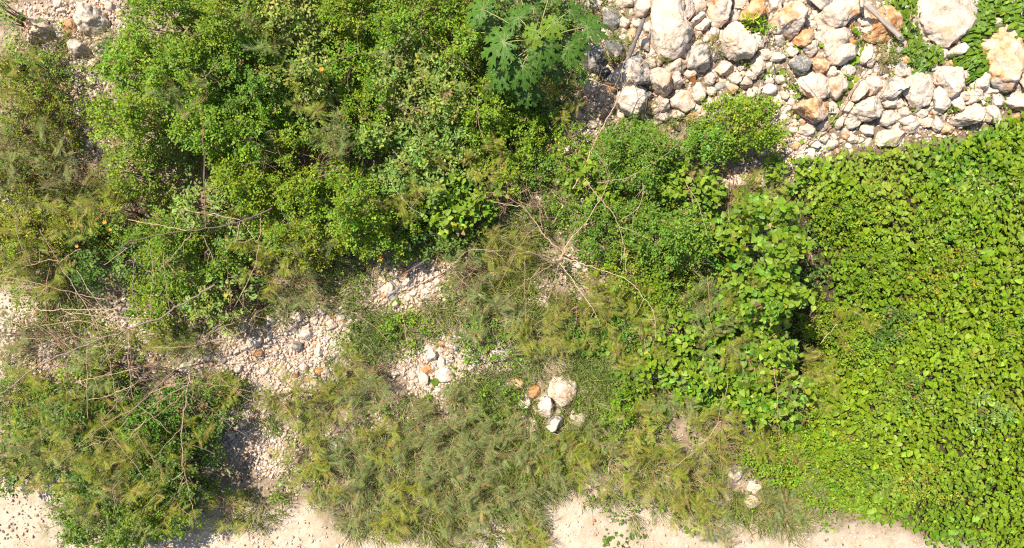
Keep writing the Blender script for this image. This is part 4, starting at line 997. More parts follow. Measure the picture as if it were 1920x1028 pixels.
trail("vine shoot hanging down the broad white boulder past the plank", [(1576, 10), (1585, 25), (1600, 40), (1604, 60), (1602, 80), (1600, 88), (1611, 88)], 17, .07, lift=.10)
trail("long vine shoot running down between leaning tan rock and peach rock", [(1602, 106), (1590, 132), (1592, 150), (1584, 165), (1574, 180), (1572, 195), (1562, 200), (1558, 215), (1570, 222), (1550, 235), (1538, 255)], 42, .075)
trail("pair of vine leaves beside the tall white slab", [(1219, 18), (1220, 31), (1217, 2)], 3, .09, jit=1, lift=.12)
trail("vine sprig around the small white rocks under the rounded boulder", [(1750, 172), (1753, 188), (1762, 205), (1782, 202), (1804, 197), (1790, 178), (1815, 165)], 11, .065)
trail("vine leaves where thin twigs meet near the long cream boulder", [(1838, 188), (1850, 195), (1866, 175), (1882, 168), (1895, 168), (1885, 190), (1893, 205)], 15, .075)
trail("few vine leaves beside the lichen-blotched rock", [(1425, 128), (1435, 138), (1462, 124), (1470, 137), (1482, 158), (1492, 170), (1500, 175)], 15, .07)
trail("vine leaves at the foot of the two-tone orange and white rock", [(1492, 87), (1500, 93), (1545, 75), (1580, 118)], 6, .06, jit=2)
trail("vine leaves among pebbles above the carpet's pointed tip", [(1497, 225), (1495, 235), (1528, 240), (1542, 252), (1520, 262), (1505, 270)], 9, .065)
trail("single vine leaf lying on a pale rock above the carpet", [(1698, 219), (1702, 221), (1724, 226), (1757, 228)], 5, .085, jit=1)
trail("creeper leaves on the largest rock of the grass cluster", [(1067, 725), (1074, 727), (1070, 738), (1062, 740), (1061, 750), (1064, 760), (1082, 760), (1086, 768)], 11, .06, jit=1.5, lift=.12)
trail("creeper leaves between the twin white rocks and the upright rock", [(1012, 788), (1016, 796), (1022, 800), (975, 738), (990, 770)], 8, .06, jit=2)
trail("round creeper leaves on the orange stone of the middle patch", [(814, 700), (812, 715), (808, 735), (797, 745), (795, 765), (790, 770)], 13, .07)
trail("creeper leaves under the dark arching branch", [(728, 562), (745, 560), (756, 548), (735, 590), (738, 605)], 9, .06, jit=3)
q = scatter_px(46, [(1130, 1005), (1150, 992), (1170, 1000), (1195, 985), (1210, 1000), (1190, 1018), (1150, 1035), (1125, 1030)], 3)
vine("sand_creeper", "small round-leaved creeper spreading over the white sand", q, .025, .02, .055, (.085, .15, .02), 46, None, .1, tpl=T_ROUND, wid=1.0, stem=False)
q = scatter_px(26, [(1275, 985), (1310, 980), (1300, 1000), (1285, 995)], 3)
vine("sand_creeper", "sparse creeper sprig on the sand below the yellow-green scrub", q, .025, .02, .05, (.095, .16, .02), 26, None, .1, tpl=T_ROUND, wid=1.0, stem=False)

# ------------------------------------------------------------------ grass and low herbs
GR = [(700,600,60,25,.5),(655,565,45,25,.5),(790,592,60,18,.5),(880,540,50,40,.4),(620,700,40,40,.25),(360,640,60,30,.3),(440,720,50,25,.3),(690,660,50,40,.5),(250,640,60,30,.25),(1000,40,70,60,.4),(1040,130,50,50,.5),(820,900,220,85,1.0),(760,960,140,50,.7),(1000,850,120,80,.9),(880,780,90,60,.9),(985,985,40,60,.7),(870,1000,60,40,.7),(1150,800,120,70,.7),(1250,850,130,60,.7),(1200,930,90,40,.6),(1330,930,110,45,.6),(700,760,110,60,.6),(720,640,90,45,.6),(600,520,110,50,.8),(520,570,80,35,.6),
      (900,580,110,60,.7),(1000,560,90,80,.6),(1060,640,110,60,.7),(930,430,90,60,.6),(820,450,100,40,.7),(1430,370,80,40,.6),(470,960,60,35,.45),(540,780,60,45,.5),(500,920,60,30,.35),(130,630,90,50,.4),(110,560,80,40,.4),(50,800,50,60,.4),(170,420,100,70,.6),(80,300,90,110,.4),
      (980,300,80,60,.5),(1000,400,80,60,.5),(1130,700,110,50,.7),(1400,870,80,50,.5),(1480,960,90,40,.5),(1310,520,100,60,.5),(1210,600,100,60,.6),(620,870,80,60,.5),(900,680,60,60,.5),(1300,700,80,60,.4),(1660,90,60,25,.3),(1130,60,60,50,.25),(1240,220,120,16,.3),(1060,200,50,40,.3),(150,100,110,60,.3),(1850,370,60,40,.25),(1720,520,120,60,.12),(40,690,60,40,.3),(420,740,60,30,.3),(960,720,60,50,.5),(1090,810,70,40,.6)]
bag = Bag()
for cx, cy, rx, ry, dn in GR:
    nt_ = int(rx * ry * math.pi * .017 * dn)
    a = rng.uniform(0, 2 * np.pi, nt_); r = np.sqrt(rng.random(nt_)) * (1 + .15 * rng.normal(size=nt_))
    qx, qy = cx + np.cos(a) * r * rx, cy + np.sin(a) * r * ry
    keep = (n2(qx, qy, .022, 31) + .6 * n2(qx, qy, .06, 32) > .74) & off_rocks(qx, qy)
    pc = P(qx[keep], qy[keep]); k = len(pc)
    m = 13
    i = np.repeat(np.arange(k), m); n = len(i)
    dry = (n2(pc[:, 0], pc[:, 1], 1.2, 33) * .75)[i] * rng.random(n) * 2 > .52
    dd = rand_dir(n, .25, 1.5)
    L = rng.uniform(.07, .28, n) * (.6 + .8 * n2(pc[:, 0], pc[:, 1], .8, 34))[i]
    pat = (n2(pc[:, 0], pc[:, 1], .9, 35))[i][:, None]
    col = leaf_cols((.19, .22, .055), n, .25) * (np.array([[1.25, 1.08, .7]]) * pat + np.array([[.75, .95, 1.2]]) * (1 - pat))
    col[dry] = np.array([.46, .38, .22]) * rng.uniform(.6, 1.2, (int(dry.sum()), 1))
    v, f, c = place(T_BLADE[0], T_BLADE[1], pc[i] + rng.normal(0, .02, (n, 3)) * [1, 1, 0], dd, nrm(rng.normal(0, .5, (n, 3)) + [0, 0, 1]), L, col, .0075 / L)
    bag.add(v, f, c)
# tussocks: long fine blades arching out of one foot
TU = []
for cx, cy, rx, ry, dn in GR:
    k = max(1, int(rx * ry * .0030 * dn))
    a = rng.uniform(0, 2 * np.pi, k); r = np.sqrt(rng.random(k))
    TU.append(np.stack([cx + np.cos(a) * r * rx, cy + np.sin(a) * r * ry], -1))
TU = np.concatenate(TU); TU = TU[off_rocks(TU[:, 0], TU[:, 1], 0.0)]
tp = P(TU[:, 0], TU[:, 1])
for k in range(len(TU)):
    n = int(rng.integers(30, 80)); L = rng.uniform(.10, .34); lean = np.append(rng.normal(0, .75, 2), 0); foot = rng.uniform(.03, .11)
    a = rng.uniform(0, 2 * np.pi, n); out = np.abs(rng.normal(.0, .8, n)) + .15
    d = nrm(np.stack([np.cos(a) * out, np.sin(a) * out, np.full(n, .8)], -1) + lean + rng.normal(0, .22, (n, 3)))
    b0 = tp[k] + np.stack([np.cos(a), np.sin(a), a * 0], -1) * (rng.random(n) * foot)[:, None]
    ll = L * rng.uniform(.45, 1.15, n)
    hue = rng.random()
    base = np.array([.20, .22, .062]) * (1 - hue) + np.array([.28, .265, .12]) * hue
    col = leaf_cols(base, n, .22); dr = rng.random(n) < .12 + .4 * hue
    col[dr] = np.array([.50, .42, .27]) * rng.uniform(.6, 1.15, (int(dr.sum()), 1))
    bl = T_BLADE[0] * np.array([1, 1, -1.6])
    v, f, c = place(bl * np.array([1, 1, rng.uniform(-.4, 1.5)]), T_BLADE[1], b0, d, nrm(d * [-1, -1, 0] + [0, 0, .6] + rng.normal(0, .55, (n, 3))) * -1, ll, col, .0062 / ll)
    bag.add(v, f, c)
tag(bag.build("grass", M_GRASS), "olive and straw-coloured grass growing between the stones", kind="stuff")
# small broad-leaved weeds between the grass
bag = Bag()
HB = [(1450, 130, 260, 90, .24), (1650, 200, 200, 50, .22), (1650, 100, 60, 40, .6), (1150, 120, 70, 90, .3), (130, 150, 130, 130, .35), (100, 330, 120, 70, .35), (150, 620, 140, 50, .25)] + [(e[0], e[1], e[2] * 1.05, e[3] * 1.05, e[4]) for e in GR] + [(940, 300, 110, 90, .6), (1040, 300, 60, 60, .6), (1180, 390, 120, 60, .8), (1300, 480, 150, 90, .8), (1350, 640, 140, 120, .8), (1500, 800, 120, 140, 1.0), (1540, 940, 110, 50, .9), (1180, 740, 140, 60, .7), (260, 420, 160, 80, .6), (400, 600, 100, 50, .5), (330, 660, 60, 20, .4), (650, 480, 140, 50, .6)]
for cx, cy, rx, ry, dn in HB:
    k = int(rx * ry * .022 * dn)
    a = rng.uniform(0, 2 * np.pi, k); r = np.sqrt(rng.random(k))
    qx, qy = cx + np.cos(a) * r * rx, cy + np.sin(a) * r * ry
    kp = (n2(qx, qy, .03, 41) > .42) & off_rocks(qx, qy)
    pc = P(qx[kp], qy[kp]); k = len(pc); m = 9
    i = np.repeat(np.arange(k), m); n = len(i)
    d = rand_dir(n, -.1, .5)
    p = pc[i] + d * rng.uniform(0, .07, n)[:, None]; p[:, 2] = pc[i][:, 2] + rng.uniform(.01, .14, n)
    cb = rng.normal(1, .2, (k, 1)).clip(.6, 1.5)[i] * (1 + np.array([[.3, .05, 0]]) * rng.normal(0, .6, (k, 1)).clip(-.6, 1.2)[i])
    bag.add(*place(T_OVAL2[0], T_OVAL2[1], p, d, nrm(np.array([0, 0, 1.0]) + rng.normal(0, .35, (n, 3))), rng.uniform(.02, .05, n), leaf_cols((.135, .205, .016), n, .2, cb, .006), .6))
tag(bag.build("weeds", M_LEAF), "low mixed weeds covering the ground between the shrubs", kind="stuff")

# fallen leaf bits and straw on the bare ground
bag = Bag()
q = rng.uniform((-40, -40), (1960, 1070), (26000, 2))
q = q[(~inpoly(q[:, 0], q[:, 1], SAND) | (rng.random(len(q)) < .2)) & (n2(q[:, 0], q[:, 1], .012, 51) + .5 * n2(q[:, 0], q[:, 1], .05, 52) > .62) & ~inpoly(q[:, 0], q[:, 1], CARPET)]
pl = P(q[:, 0], q[:, 1], .012); n = len(pl)
cl = np.where(rng.random((n, 1)) < .5, [[.20, .13, .07]], np.where(rng.random((n, 1)) < .5, [[.30, .23, .13]], [[.10, .075, .05]])) * rng.uniform(.6, 1.3, (n, 1))
bag.add(*place(T_OVAL2[0], T_OVAL2[1], pl, rand_dir(n, -.1, .25), nrm(np.array([0, 0, 1.0]) + rng.normal(0, .4, (n, 3))), rng.uniform(.015, .06, n), cl, rng.choice([.15, .4, .5], n)))
tag(bag.build("leaf_litter", M_GRASS), "dry brown leaf bits and straw scattered over the ground", kind="stuff")
# ------------------------------------------------------------------ papaya
def papaya_leaf(R, seed):
    r_ = np.random.default_rng(seed)
    v, f, c = [], [], []
    vv, vf = [], []
    for a, ln in ((0, 1.0), (.62, .98), (-.62, .98), (1.2, .88), (-1.2, .88), (1.8, .70), (-1.8, .70), (2.42, .48), (-2.42, .48)):
        a += r_.normal(0, .05); ln *= r_.uniform(.92, 1.06) * R
        ca, sa = math.cos(a), math.sin(a)
        side = [(.0, .0), (.12, .05), (.30, .075), (.50, .23), (.51, .095), (.62, .11), (.82, .27), (.79, .10), (.86, .12), (.99, .14), (.94, .045), (1.06, .0)]
        for s in (1, -1):
            k = len(v)
            for t, wv in side:
                tm = min(t, .97)
                for (tt, ww) in ((tm - .10 * ww_ if False else tm, 0.0), (t, s * wv * r_.uniform(.85, 1.12))) if False else ((max(0, t - abs(wv) * .55), 0.0), (t, s * wv * r_.uniform(.85, 1.12))):
                    x, y = tt * ln, ww * ln
                    z = -.42 * (tt * ln) ** 2 / R + (.16 * abs(y)) * (1 if seed % 2 else -1) + r_.normal(0, .003)
                    v.append((x * ca - y * sa, x * sa + y * ca, z))
            for q in range(len(side) - 1):
                b = k + 2 * q
                f += [(b, b + 1, b + 3), (b, b + 3, b + 2)] if s < 0 else [(b, b + 3, b + 1), (b, b + 2, b + 3)]
        k = len(vv)
        for t in (0, .5, .95):
            for s in (1, -1):
                x, y = t * ln, s * .020 * R * (1.1 - t); z = -.42 * x * x / R + .004
                vv.append((x * ca - y * sa, x * sa + y * ca, z))
        for q in (0, 2): vf += [(k + q, k + q + 1, k + q + 3), (k + q, k + q + 3, k + q + 2)]
    return np.array(v), np.array(f), np.array(vv), np.array(vf)
pb = P(np.float64(1005.), np.float64(84.), 1.0); pg = float(gz(pb[0], pb[1]))
pap = thing("papaya_plant", "young papaya plant with deeply lobed green leaves beside the rubble pile", "papaya", (pb[0], pb[1], pg - .02))
b = Bag(); v, f = tube(smooth_path([(pb[0], pb[1], pg - .05), (pb[0] + .02, pb[1] - .01, pg + .5), (pb[0], pb[1], pg + 1.0)], 5), .045, .03, 8); b.add(v, f, np.array([.22, .22, .12])); b.build("trunk", M_BARK, pap, True, pap.location)
apex = np.array([pb[0], pb[1], pg + 1.0])
for k, (hx, hy, r, z, hx2, cc) in enumerate(((905,17,44,1.05,None,0),(973,33,42,1.1,None,0),(945,80,56,1.15,None,0),(1004,58,32,1.28,None,1),(1039,44,35,1.2,None,1),(1101,50,42,.95,None,0),(1018,88,44,1.18,None,0),(1065,90,42,1.05,None,0),(979,125,44,1.0,None,0),(939,137,40,.85,None,2),(1030,-8,40,1.0,None,0),(992,172,32,.7,None,2),(1046,133,26,.75,None,2),(1090,146,17,.7,None,0),(968,-22,44,.95,None,2),(925,165,30,.6,None,2),(925,48,34,.75,None,2),(1010,120,34,.8,None,2),(1000,15,36,.8,None,2),(1068,20,34,.8,None,2),(960,150,30,.7,None,2),(1085,75,28,.75,None,2),(890,60,32,.7,None,2))):
    hub = P(np.float64(hx), np.float64(hy), z + .15)
    R = 1.0 * r * PX * (H - hub[2])
    v, f, vv, vf = papaya_leaf(R, 40 + k)
    col = np.array([(.054, .125, .011), (.098, .170, .008), (.042, .100, .010)][cc]) * rng.uniform(.9, 1.12)
    me = mesh_np("leaf", v, f, M_PAPAYA, np.repeat(col[None], len(v), 0) * rng.normal(1, .08, (len(v), 1)) * (1 + .35 * (np.linalg.norm(v, axis=1, keepdims=True) / R > .85) * np.array([[1.2, .4, .3]]) * rng.random()))
    lf = bpy.data.objects.new("leaf", me); COL.objects.link(lf); lf.parent = pap
    out = hub - apex; head = math.atan2(out[1], out[0]) if np.hypot(out[0], out[1]) > .08 else -1.9
    if k in (3, 4): head = -2.4
    tiltd = nrm(np.array([math.cos(head) * .22, math.sin(head) * .22, 1]) + .28 * SUNV * [1, 1, 0] + rng.normal(0, .07, 3))
    d = np.array([math.cos(head), math.sin(head), 0]); d = d - tiltd * (d @ tiltd); d /= np.linalg.norm(d); bb = np.cross(tiltd, d)
    qv = hub - np.array(pap.location)
    lf.matrix_basis = Matrix(((d[0], bb[0], tiltd[0], qv[0]), (d[1], bb[1], tiltd[1], qv[1]), (d[2], bb[2], tiltd[2], qv[2]), (0, 0, 0, 1)))
    obj("vein", mesh_np("vein", vv, vf, M_PAPAYA, np.repeat(np.array([[.15, .19, .05]]), len(vv), 0)), lf)
    inv = np.array(lf.matrix_basis.inverted())
    path = smooth_path([apex, apex * .5 + hub * .5 + np.array([0, 0, .10]), hub + np.array([0, 0, -.006])], 4) - np.array(pap.location)
    path = path @ inv[:3, :3].T + inv[:3, 3]
    v, f = tube(path, .008, .005, 5)
    obj("petiole", mesh_np("petiole", v, f, M_BARK, np.repeat(np.array([[.24, .26, .08]]), len(v), 0)), lf)

# ------------------------------------------------------------------ dry branches
TAN = np.array([.36, .25, .155]); RED = np.array([.30, .175, .10]); DARK = np.array([.085, .06, .045]); PALE = np.array([.44, .32, .20])
def branch(label, paths, name="dry_branch", group="dry bare branches", cat="branch"):
    """paths: (photo points, height at start, height at end, radius start, radius end, colour)"""
    f0 = paths[0]
    w0 = P(np.float64(f0[0][0][0]), np.float64(f0[0][0][1]), f0[1])
    root = thing(name, label, cat, tuple(w0), group)
    for k, (pts, h0, h1, r0, r1, col) in enumerate(paths):
        pts = np.array(pts, float)
        s = np.concatenate([[0], np.cumsum(np.hypot(*np.diff(pts, axis=0).T))]); s /= s[-1]
        w3 = np.stack([P(np.float64(a), np.float64(b_), h0 + (h1 - h0) * t) for (a, b_), t in zip(pts, s)])
        path = smooth_path(w3, 4)
        path[1:-1] += rng.normal(0, .006, (len(path) - 2, 3))
        r0, r1 = r0 * .78, r1 * .72
        v, f = tube(path, r0, r1, 6 if r0 > .012 else 5)
        ln = np.linalg.norm(np.diff(path, axis=0), axis=1).sum()
        for _ in range(int(ln * 5.5) if name == "dry_branch" else 0):      # short forks growing out of the same wood
            j = int(rng.integers(1, len(path) - 1)); tg = nrm(path[j + 1] - path[j - 1])
            dv = nrm(tg * rng.choice([.7, -.3, .7]) + rng.normal(0, .6, 3) * [1, 1, .5]); L = rng.uniform(.06, .26)
            e = path[j] + dv * L
            v2, f2 = tube(np.stack([path[j], path[j] + dv * L * .5 + rng.normal(0, .012, 3), e]), .0030, .0014, 3)
            f = np.concatenate([f, f2 + len(v)]); v = np.concatenate([v, v2])
        c = np.asarray(col) * rng.uniform(.8, 1.2)
        o = obj("stem" if k == 0 else "twig", mesh_np("twig", v - w0, f, M_BARK, np.repeat(c[None], len(v), 0), True), root)
    return root
T = .0055
branch("long fallen branch slanting up from the photo's edge through the lower scrub", [
 ([(-30,760),(0,741),(23,724),(64,691),(128,661),(195,635),(233,621),(280,603),(306,594),(328,577),(361,560),(403,534)], .95,1.35,.011,.015,DARK*2.0),
 ([(78,611),(117,604),(156,603),(195,613),(233,621)],1.2,1.15,T,T,TAN), ([(43,636),(78,636),(105,643),(126,660)],1.15,1.05,T,T,TAN), ([(53,598),(78,615),(105,634),(136,656)],1.2,1.05,T,T,TAN),
 ([(91,509),(86,536),(86,567),(89,600),(97,621),(117,650),(128,661)],1.4,1.05,T,.008,RED), ([(128,663),(100,690),(82,712)],1.05,.9,.006,.003,TAN), ([(130,663),(122,700),(116,735)],1.05,.9,.006,.003,RED),
 ([(136,656),(165,682),(210,700)],1.05,.95,T,.003,TAN), ([(150,652),(200,647),(240,650)],1.1,1.1,T,.003,TAN), ([(165,580),(193,636)],1.3,1.12,T,T,TAN)])
branch("upper fallen branch crossing the bright shrub from the dark scrub", [
 ([(225,470),(240,455),(255,450),(318,438),(349,433),(384,429),(434,421),(464,411),(491,400),(510,390)],1.25,1.5,.007,.013,DARK*1.1),
 ([(240,412),(279,420),(318,426),(349,433)],1.35,1.4,T,.007,TAN), ([(349,395),(374,399),(411,405),(450,412)],1.45,1.45,T,.007,TAN), ([(386,385),(385,428)],1.5,1.42,T,.005,RED),
 ([(450,415),(440,458)],1.45,1.3,T,.004,PALE), ([(456,415),(468,435),(481,456)],1.45,1.3,T,.004,PALE), ([(489,400),(487,438),(479,489),(468,520),(440,575)],1.45,1.0,.006,.004,TAN), ([(359,436),(341,462),(298,508)],1.4,1.3,T,.004,TAN),
 ([(255,450),(235,468),(215,482),(195,497)],1.25,1.1,.007,.004,TAN), ([(330,390),(362,428)],1.5,1.4,.004,.005,TAN)])
branch("upright reddish bare stem standing in the tall thicket", [([(384,415),(383,330),(380,260),(378,195)],.9,2.0,.009,.004,RED), ([(380,250),(392,225)],1.7,1.9,.004,.002,RED), ([(381,270),(366,246)],1.65,1.85,.004,.002,RED)])
branch("bundle of long thin twigs hanging over the left scrub", [
 ([(113,499),(136,534),(161,575),(193,636),(202,666),(210,705),(216,736),(220,770)],1.5,1.0,.006,.004,TAN), ([(29,419),(35,447),(49,478),(60,497)],1.4,1.2,T,.004,TAN), ([(144,507),(171,550),(210,598),(232,622)],1.45,1.2,.006,.004,PALE),
 ([(-10,514),(39,524),(86,536),(121,545),(165,556),(202,562)],1.35,1.2,.004,.007,TAN), ([(45,589),(78,581),(126,580),(165,581),(220,578)],1.25,1.25,T,.006,PALE), ([(86,540),(70,562),(53,595)],1.3,1.15,T,.003,TAN), ([(78,536),(60,541),(45,541)],1.3,1.3,.004,.003,TAN), ([(120,583),(165,592),(240,596),(280,598)],1.2,1.15,T,.004,TAN),
 ([(75,430),(92,460),(110,488),(113,499)],1.6,1.5,.008,.006,RED), ([(113,493),(130,478),(152,467)],1.5,1.45,.006,.003,TAN), ([(110,490),(85,488),(40,505)],1.5,1.35,.005,.003,TAN)])
branch("thin upright twigs in front of the bright shrub", [([(279,454),(287,500),(284,560),(283,602)],1.4,.9,T,.004,TAN), ([(255,475),(252,489),(249,530),(250,577)],1.35,.95,T,.004,TAN), ([(307,477),(310,520),(314,560),(318,582)],1.4,1.0,T,.004,TAN), ([(425,500),(430,540),(432,580)],1.2,.9,.004,.004,RED), ([(377,440),(392,465),(403,500)],1.3,1.15,.004,.004,PALE)])
branch("dark branch slanting over the gravel towards the lower shrub", [
 ([(385,612),(376,638),(357,661),(337,681),(306,716),(265,753),(230,790)],.75,1.1,.010,.013,DARK*1.5), ([(324,657),(289,688),(246,729),(220,757),(190,790)],.8,1.15,.008,.011,DARK*1.5), ([(337,681),(318,683),(297,688)],.8,.8,.005,.004,DARK*1.4),
 ([(285,653),(349,651),(396,640),(444,626),(462,618)],.85,.7,T,.005,TAN), ([(357,659),(388,683),(425,721),(481,760)],.75,.4,T,.004,PALE), ([(421,609),(440,632),(456,665),(483,694),(518,739),(560,800)],.75,.35,.007,.005,TAN),
 ([(376,640),(430,645),(480,665),(505,690)],.7,.5,T,.004,PALE), ([(374,640),(395,622),(420,605)],.75,.8,T,.004,TAN), ([(380,636),(410,616),(440,604)],.72,.8,T,.004,TAN)])
branch("bare reddish stem with side twigs standing in the lower shrub", [
 ([(356,700),(354,720),(347,762),(343,802),(343,860),(349,900),(358,935),(366,975)],1.3,.85,.012,.005,TAN*1.1), ([(343,802),(318,826),(288,858)],1.25,1.1,.006,.003,TAN), ([(345,830),(370,838),(403,851)],1.2,.9,.006,.003,PALE), ([(344,884),(330,895),(312,907)],1.1,1.0,.006,.003,TAN),
 ([(349,902),(330,928),(319,953)],1.05,.85,.005,.003,RED), ([(350,900),(380,920),(435,942)],1.0,.5,.005,.003,RED), ([(354,738),(393,767),(433,799),(465,818)],1.25,.6,.006,.004,TAN), ([(279,739),(318,723),(357,718),(396,721),(427,723),(470,735)],1.4,.9,.006,.004,RED*1.2),
 ([(352,725),(330,752),(290,780),(262,798)],1.3,1.15,.006,.003,RED), ([(357,722),(378,765)],1.3,1.0,.005,.003,RED), ([(353,722),(320,738),(270,770)],1.3,1.25,.005,.003,TAN)])
branch("criss-cross dry twigs over the lower shrub", [
 ([(260,762),(291,785),(321,813)],1.3,1.2,T,.004,PALE), ([(275,785),(250,812),(230,832)],1.3,1.2,T,.004,PALE), ([(190,790),(223,834),(265,888),(291,923),(310,935)],1.3,1.0,T,.004,TAN), ([(256,811),(281,853),(305,888),(306,905)],1.3,1.1,T,.004,TAN), ([(239,788),(215,812),(190,839)],1.25,1.2,.006,.004,RED),
 ([(249,722),(207,741),(165,750)],1.2,1.2,.006,.004,PALE), ([(163,654),(164,720),(165,785)],1.2,1.2,.004,.004,TAN), ([(241,619),(241,685),(251,751)],1.2,1.2,.004,.004,TAN), ([(140,718),(175,708),(210,701),(259,690)],1.1,1.1,T,.004,TAN), ([(260,760),(200,795),(150,830),(100,880)],1.25,1.0,.006,.004,RED), ([(160,840),(190,828)],1.2,1.2,.004,.004,TAN)])
branch("fan of dry tan twigs spreading from one foot in the middle of the scrub", [
 ([(1046,492),(1056,475),(1040,461),(1019,440),(1009,424),(984,391),(972,375)],.25,.75,.020,.005,TAN*1.2), ([(1017,430),(1011,395),(1005,381),(995,368)],.5,.7,.007,.003,TAN), ([(1056,478),(1067,451),(1095,422),(1126,373),(1139,346),(1143,330)],.3,1.0,.011,.004,TAN*1.1),
 ([(1056,482),(1052,490),(1036,494),(1021,487),(1003,479),(982,479),(951,471),(900,469),(870,472)],.3,.5,.013,.003,DARK*1.4), ([(1040,495),(1034,497),(999,519),(984,531),(958,553),(935,575)],.3,.5,.008,.003,TAN), ([(1046,495),(1048,498),(1040,523),(1025,568)],.3,.5,.007,.003,TAN), ([(1050,494),(1075,527),(1095,555),(1114,584),(1125,610)],.3,.55,.008,.003,TAN*1.1),
 ([(1054,484),(1079,489),(1098,498),(1141,510),(1178,527),(1193,540),(1213,566),(1227,590),(1230,636)],.35,.8,.007,.003,PALE), ([(1046,488),(1009,477),(976,468),(940,450)],.35,.55,.006,.003,PALE), ([(1040,493),(1019,494),(999,519),(990,545)],.3,.4,.005,.003,TAN), ([(1056,478),(1075,440),(1080,410)],.3,.8,.006,.003,PALE),
 ([(972,462),(945,520),(925,560)],.45,.4,.004,.003,RED), ([(985,479),(984,540),(985,605)],.45,.4,.004,.003,TAN), ([(1009,424),(990,440),(970,470)],.45,.4,.004,.003,TAN), ([(984,391),(960,375),(920,362),(880,372)],.6,.6,.006,.003,TAN), ([(984,391),(1000,372),(990,350)],.6,.8,.005,.003,TAN), ([(975,385),(950,385),(905,372)],.6,.55,.005,.003,PALE)])
branch("thick pale branch leaning from the bushes across the white egg-shaped boulder", [
 ([(1074,354),(1092,323),(1100,305),(1110,277),(1133,233),(1153,197),(1180,147),(1217,107),(1275,55),(1315,4),(1325,-20)],.35,1.0,.014,.004,TAN*1.1), ([(1100,305),(1083,280),(1060,240)],.5,.8,.006,.003,RED), ([(1153,197),(1158,178),(1150,165),(1100,148),(1060,133),(1040,128)],.7,.9,.006,.004,TAN),
 ([(1180,150),(1205,147),(1240,130)],.75,.7,.005,.003,TAN), ([(1056,385),(1046,402),(1036,420)],.15,.1,.016,.012,PALE), ([(1187,150),(1195,175),(1198,205)],.7,.4,.004,.003,DARK*2), ([(1195,178),(1230,183)],.6,.4,.004,.003,TAN), ([(1150,168),(1170,120),(1190,60)],.8,.9,.004,.003,TAN)])
branch("arching bare twigs over the round green bush", [([(1095,334),(1112,358),(1137,385),(1157,416),(1170,461),(1174,514)],.9,.9,.007,.004,TAN), ([(1120,343),(1145,340),(1180,331),(1235,300),(1270,270),(1285,240)],.95,.9,.006,.003,TAN), ([(1160,428),(1185,432),(1218,450)],.95,.95,.005,.003,PALE), ([(1115,283),(1130,305),(1140,330)],.9,.9,.004,.003,TAN), ([(1205,343),(1200,385),(1160,415)],1.0,.95,.005,.003,TAN), ([(1285,340),(1310,385),(1325,440)],.85,.8,.005,.003,TAN), ([(1173,505),(1190,530)],.9,.6,.004,.003,TAN), ([(1220,250),(1245,300)],.9,.9,.003,.003,RED)])
branch("dark arching branch over the upper stones of the gravel", [([(800,487),(773,503),(748,519),(720,533),(685,561),(660,585),(635,622)],.45,.2,.013,.004,DARK*1.2), ([(660,585),(690,605),(725,635)],.25,.3,.005,.003,TAN), ([(713,487),(703,512)],.5,.2,.003,.003,TAN)])
branch("thin slanting twigs right of the dark arching branch", [([(830,520),(816,557),(804,585),(787,627)],.5,.2,.007,.004,RED), ([(752,575),(760,620),(764,650)],.3,.4,.005,.003,TAN), ([(860,490),(845,500),(880,540),(905,555)],.5,.4,.005,.003,TAN), ([(845,545),(880,535),(920,530)],.3,.4,.004,.003,DARK*2), ([(845,500),(880,470),(940,470)],.5,.5,.005,.003,TAN)])
branch("reddish dead stem down the lower creeper mounds", [([(1363,700),(1363,735),(1347,782),(1350,852),(1357,905)],.8,.4,.008,.004,RED), ([(1350,800),(1375,850)],.65,.5,.004,.003,RED), ([(1350,790),(1310,840),(1260,880)],.7,.4,.005,.003,TAN), ([(1350,800),(1335,830)],.7,.6,.004,.003,RED)])
branch("reddish dead stem at the edge of the vine carpet", [([(1447,670),(1452,700),(1457,735),(1460,790),(1462,815)],.9,.7,.008,.004,RED), ([(1457,735),(1475,745),(1493,765),(1505,790)],.85,.6,.005,.003,RED), ([(1457,780),(1440,795)],.8,.7,.004,.003,TAN), ([(1460,815),(1485,850),(1500,880)],.7,.4,.004,.003,RED)])
branch("bare reddish twigs in the creeper beside the dark hollow", [([(1327,516),(1330,556),(1328,590)],.8,.7,.006,.004,RED), ([(1365,380),(1367,420),(1372,450)],.8,.8,.004,.003,RED), ([(1538,645),(1555,625),(1570,608)],.5,.6,.006,.004,PALE), ([(1320,575),(1335,610)],.7,.7,.004,.003,RED)])
branch("thin bare stems rising from the grey-green shrubs", [([(672,95),(670,60),(680,10)],1.1,1.6,.005,.003,RED), ([(793,150),(794,100),(782,10)],1.1,1.7,.005,.003,RED), ([(653,175),(652,140),(655,125)],1.1,1.3,.004,.003,RED), ([(620,120),(650,108),(680,100),(715,102),(760,107)],1.3,1.2,.005,.003,DARK*2), ([(735,280),(755,305),(768,325)],1.1,1.0,.005,.003,TAN), ([(795,65),(830,90),(870,120)],1.2,1.0,.005,.003,DARK*2), ([(895,180),(897,230),(915,280)],.9,.8,.004,.003,TAN), ([(740,355),(770,390),(800,405)],.9,.8,.004,.003,TAN)])
branch("rope-like brown vine stem among the pale rocks", [([(1625,130),(1605,160),(1585,190),(1573,210),(1550,240),(1533,252),(1507,278)],.16,.10,.011,.010,TAN*.8), ([(1545,255),(1525,255),(1500,252),(1470,240)],.14,.08,.005,.004,DARK*1.6), ([(1503,148),(1535,188),(1527,225)],.22,.25,.004,.003,DARK*1.6), ([(1490,205),(1520,228),(1555,232)],.25,.15,.004,.003,DARK*1.6), ([(1668,145),(1650,170),(1625,200),(1600,225)],.2,.15,.005,.004,TAN)], name="woody_runner", cat="vine stem", group=None)
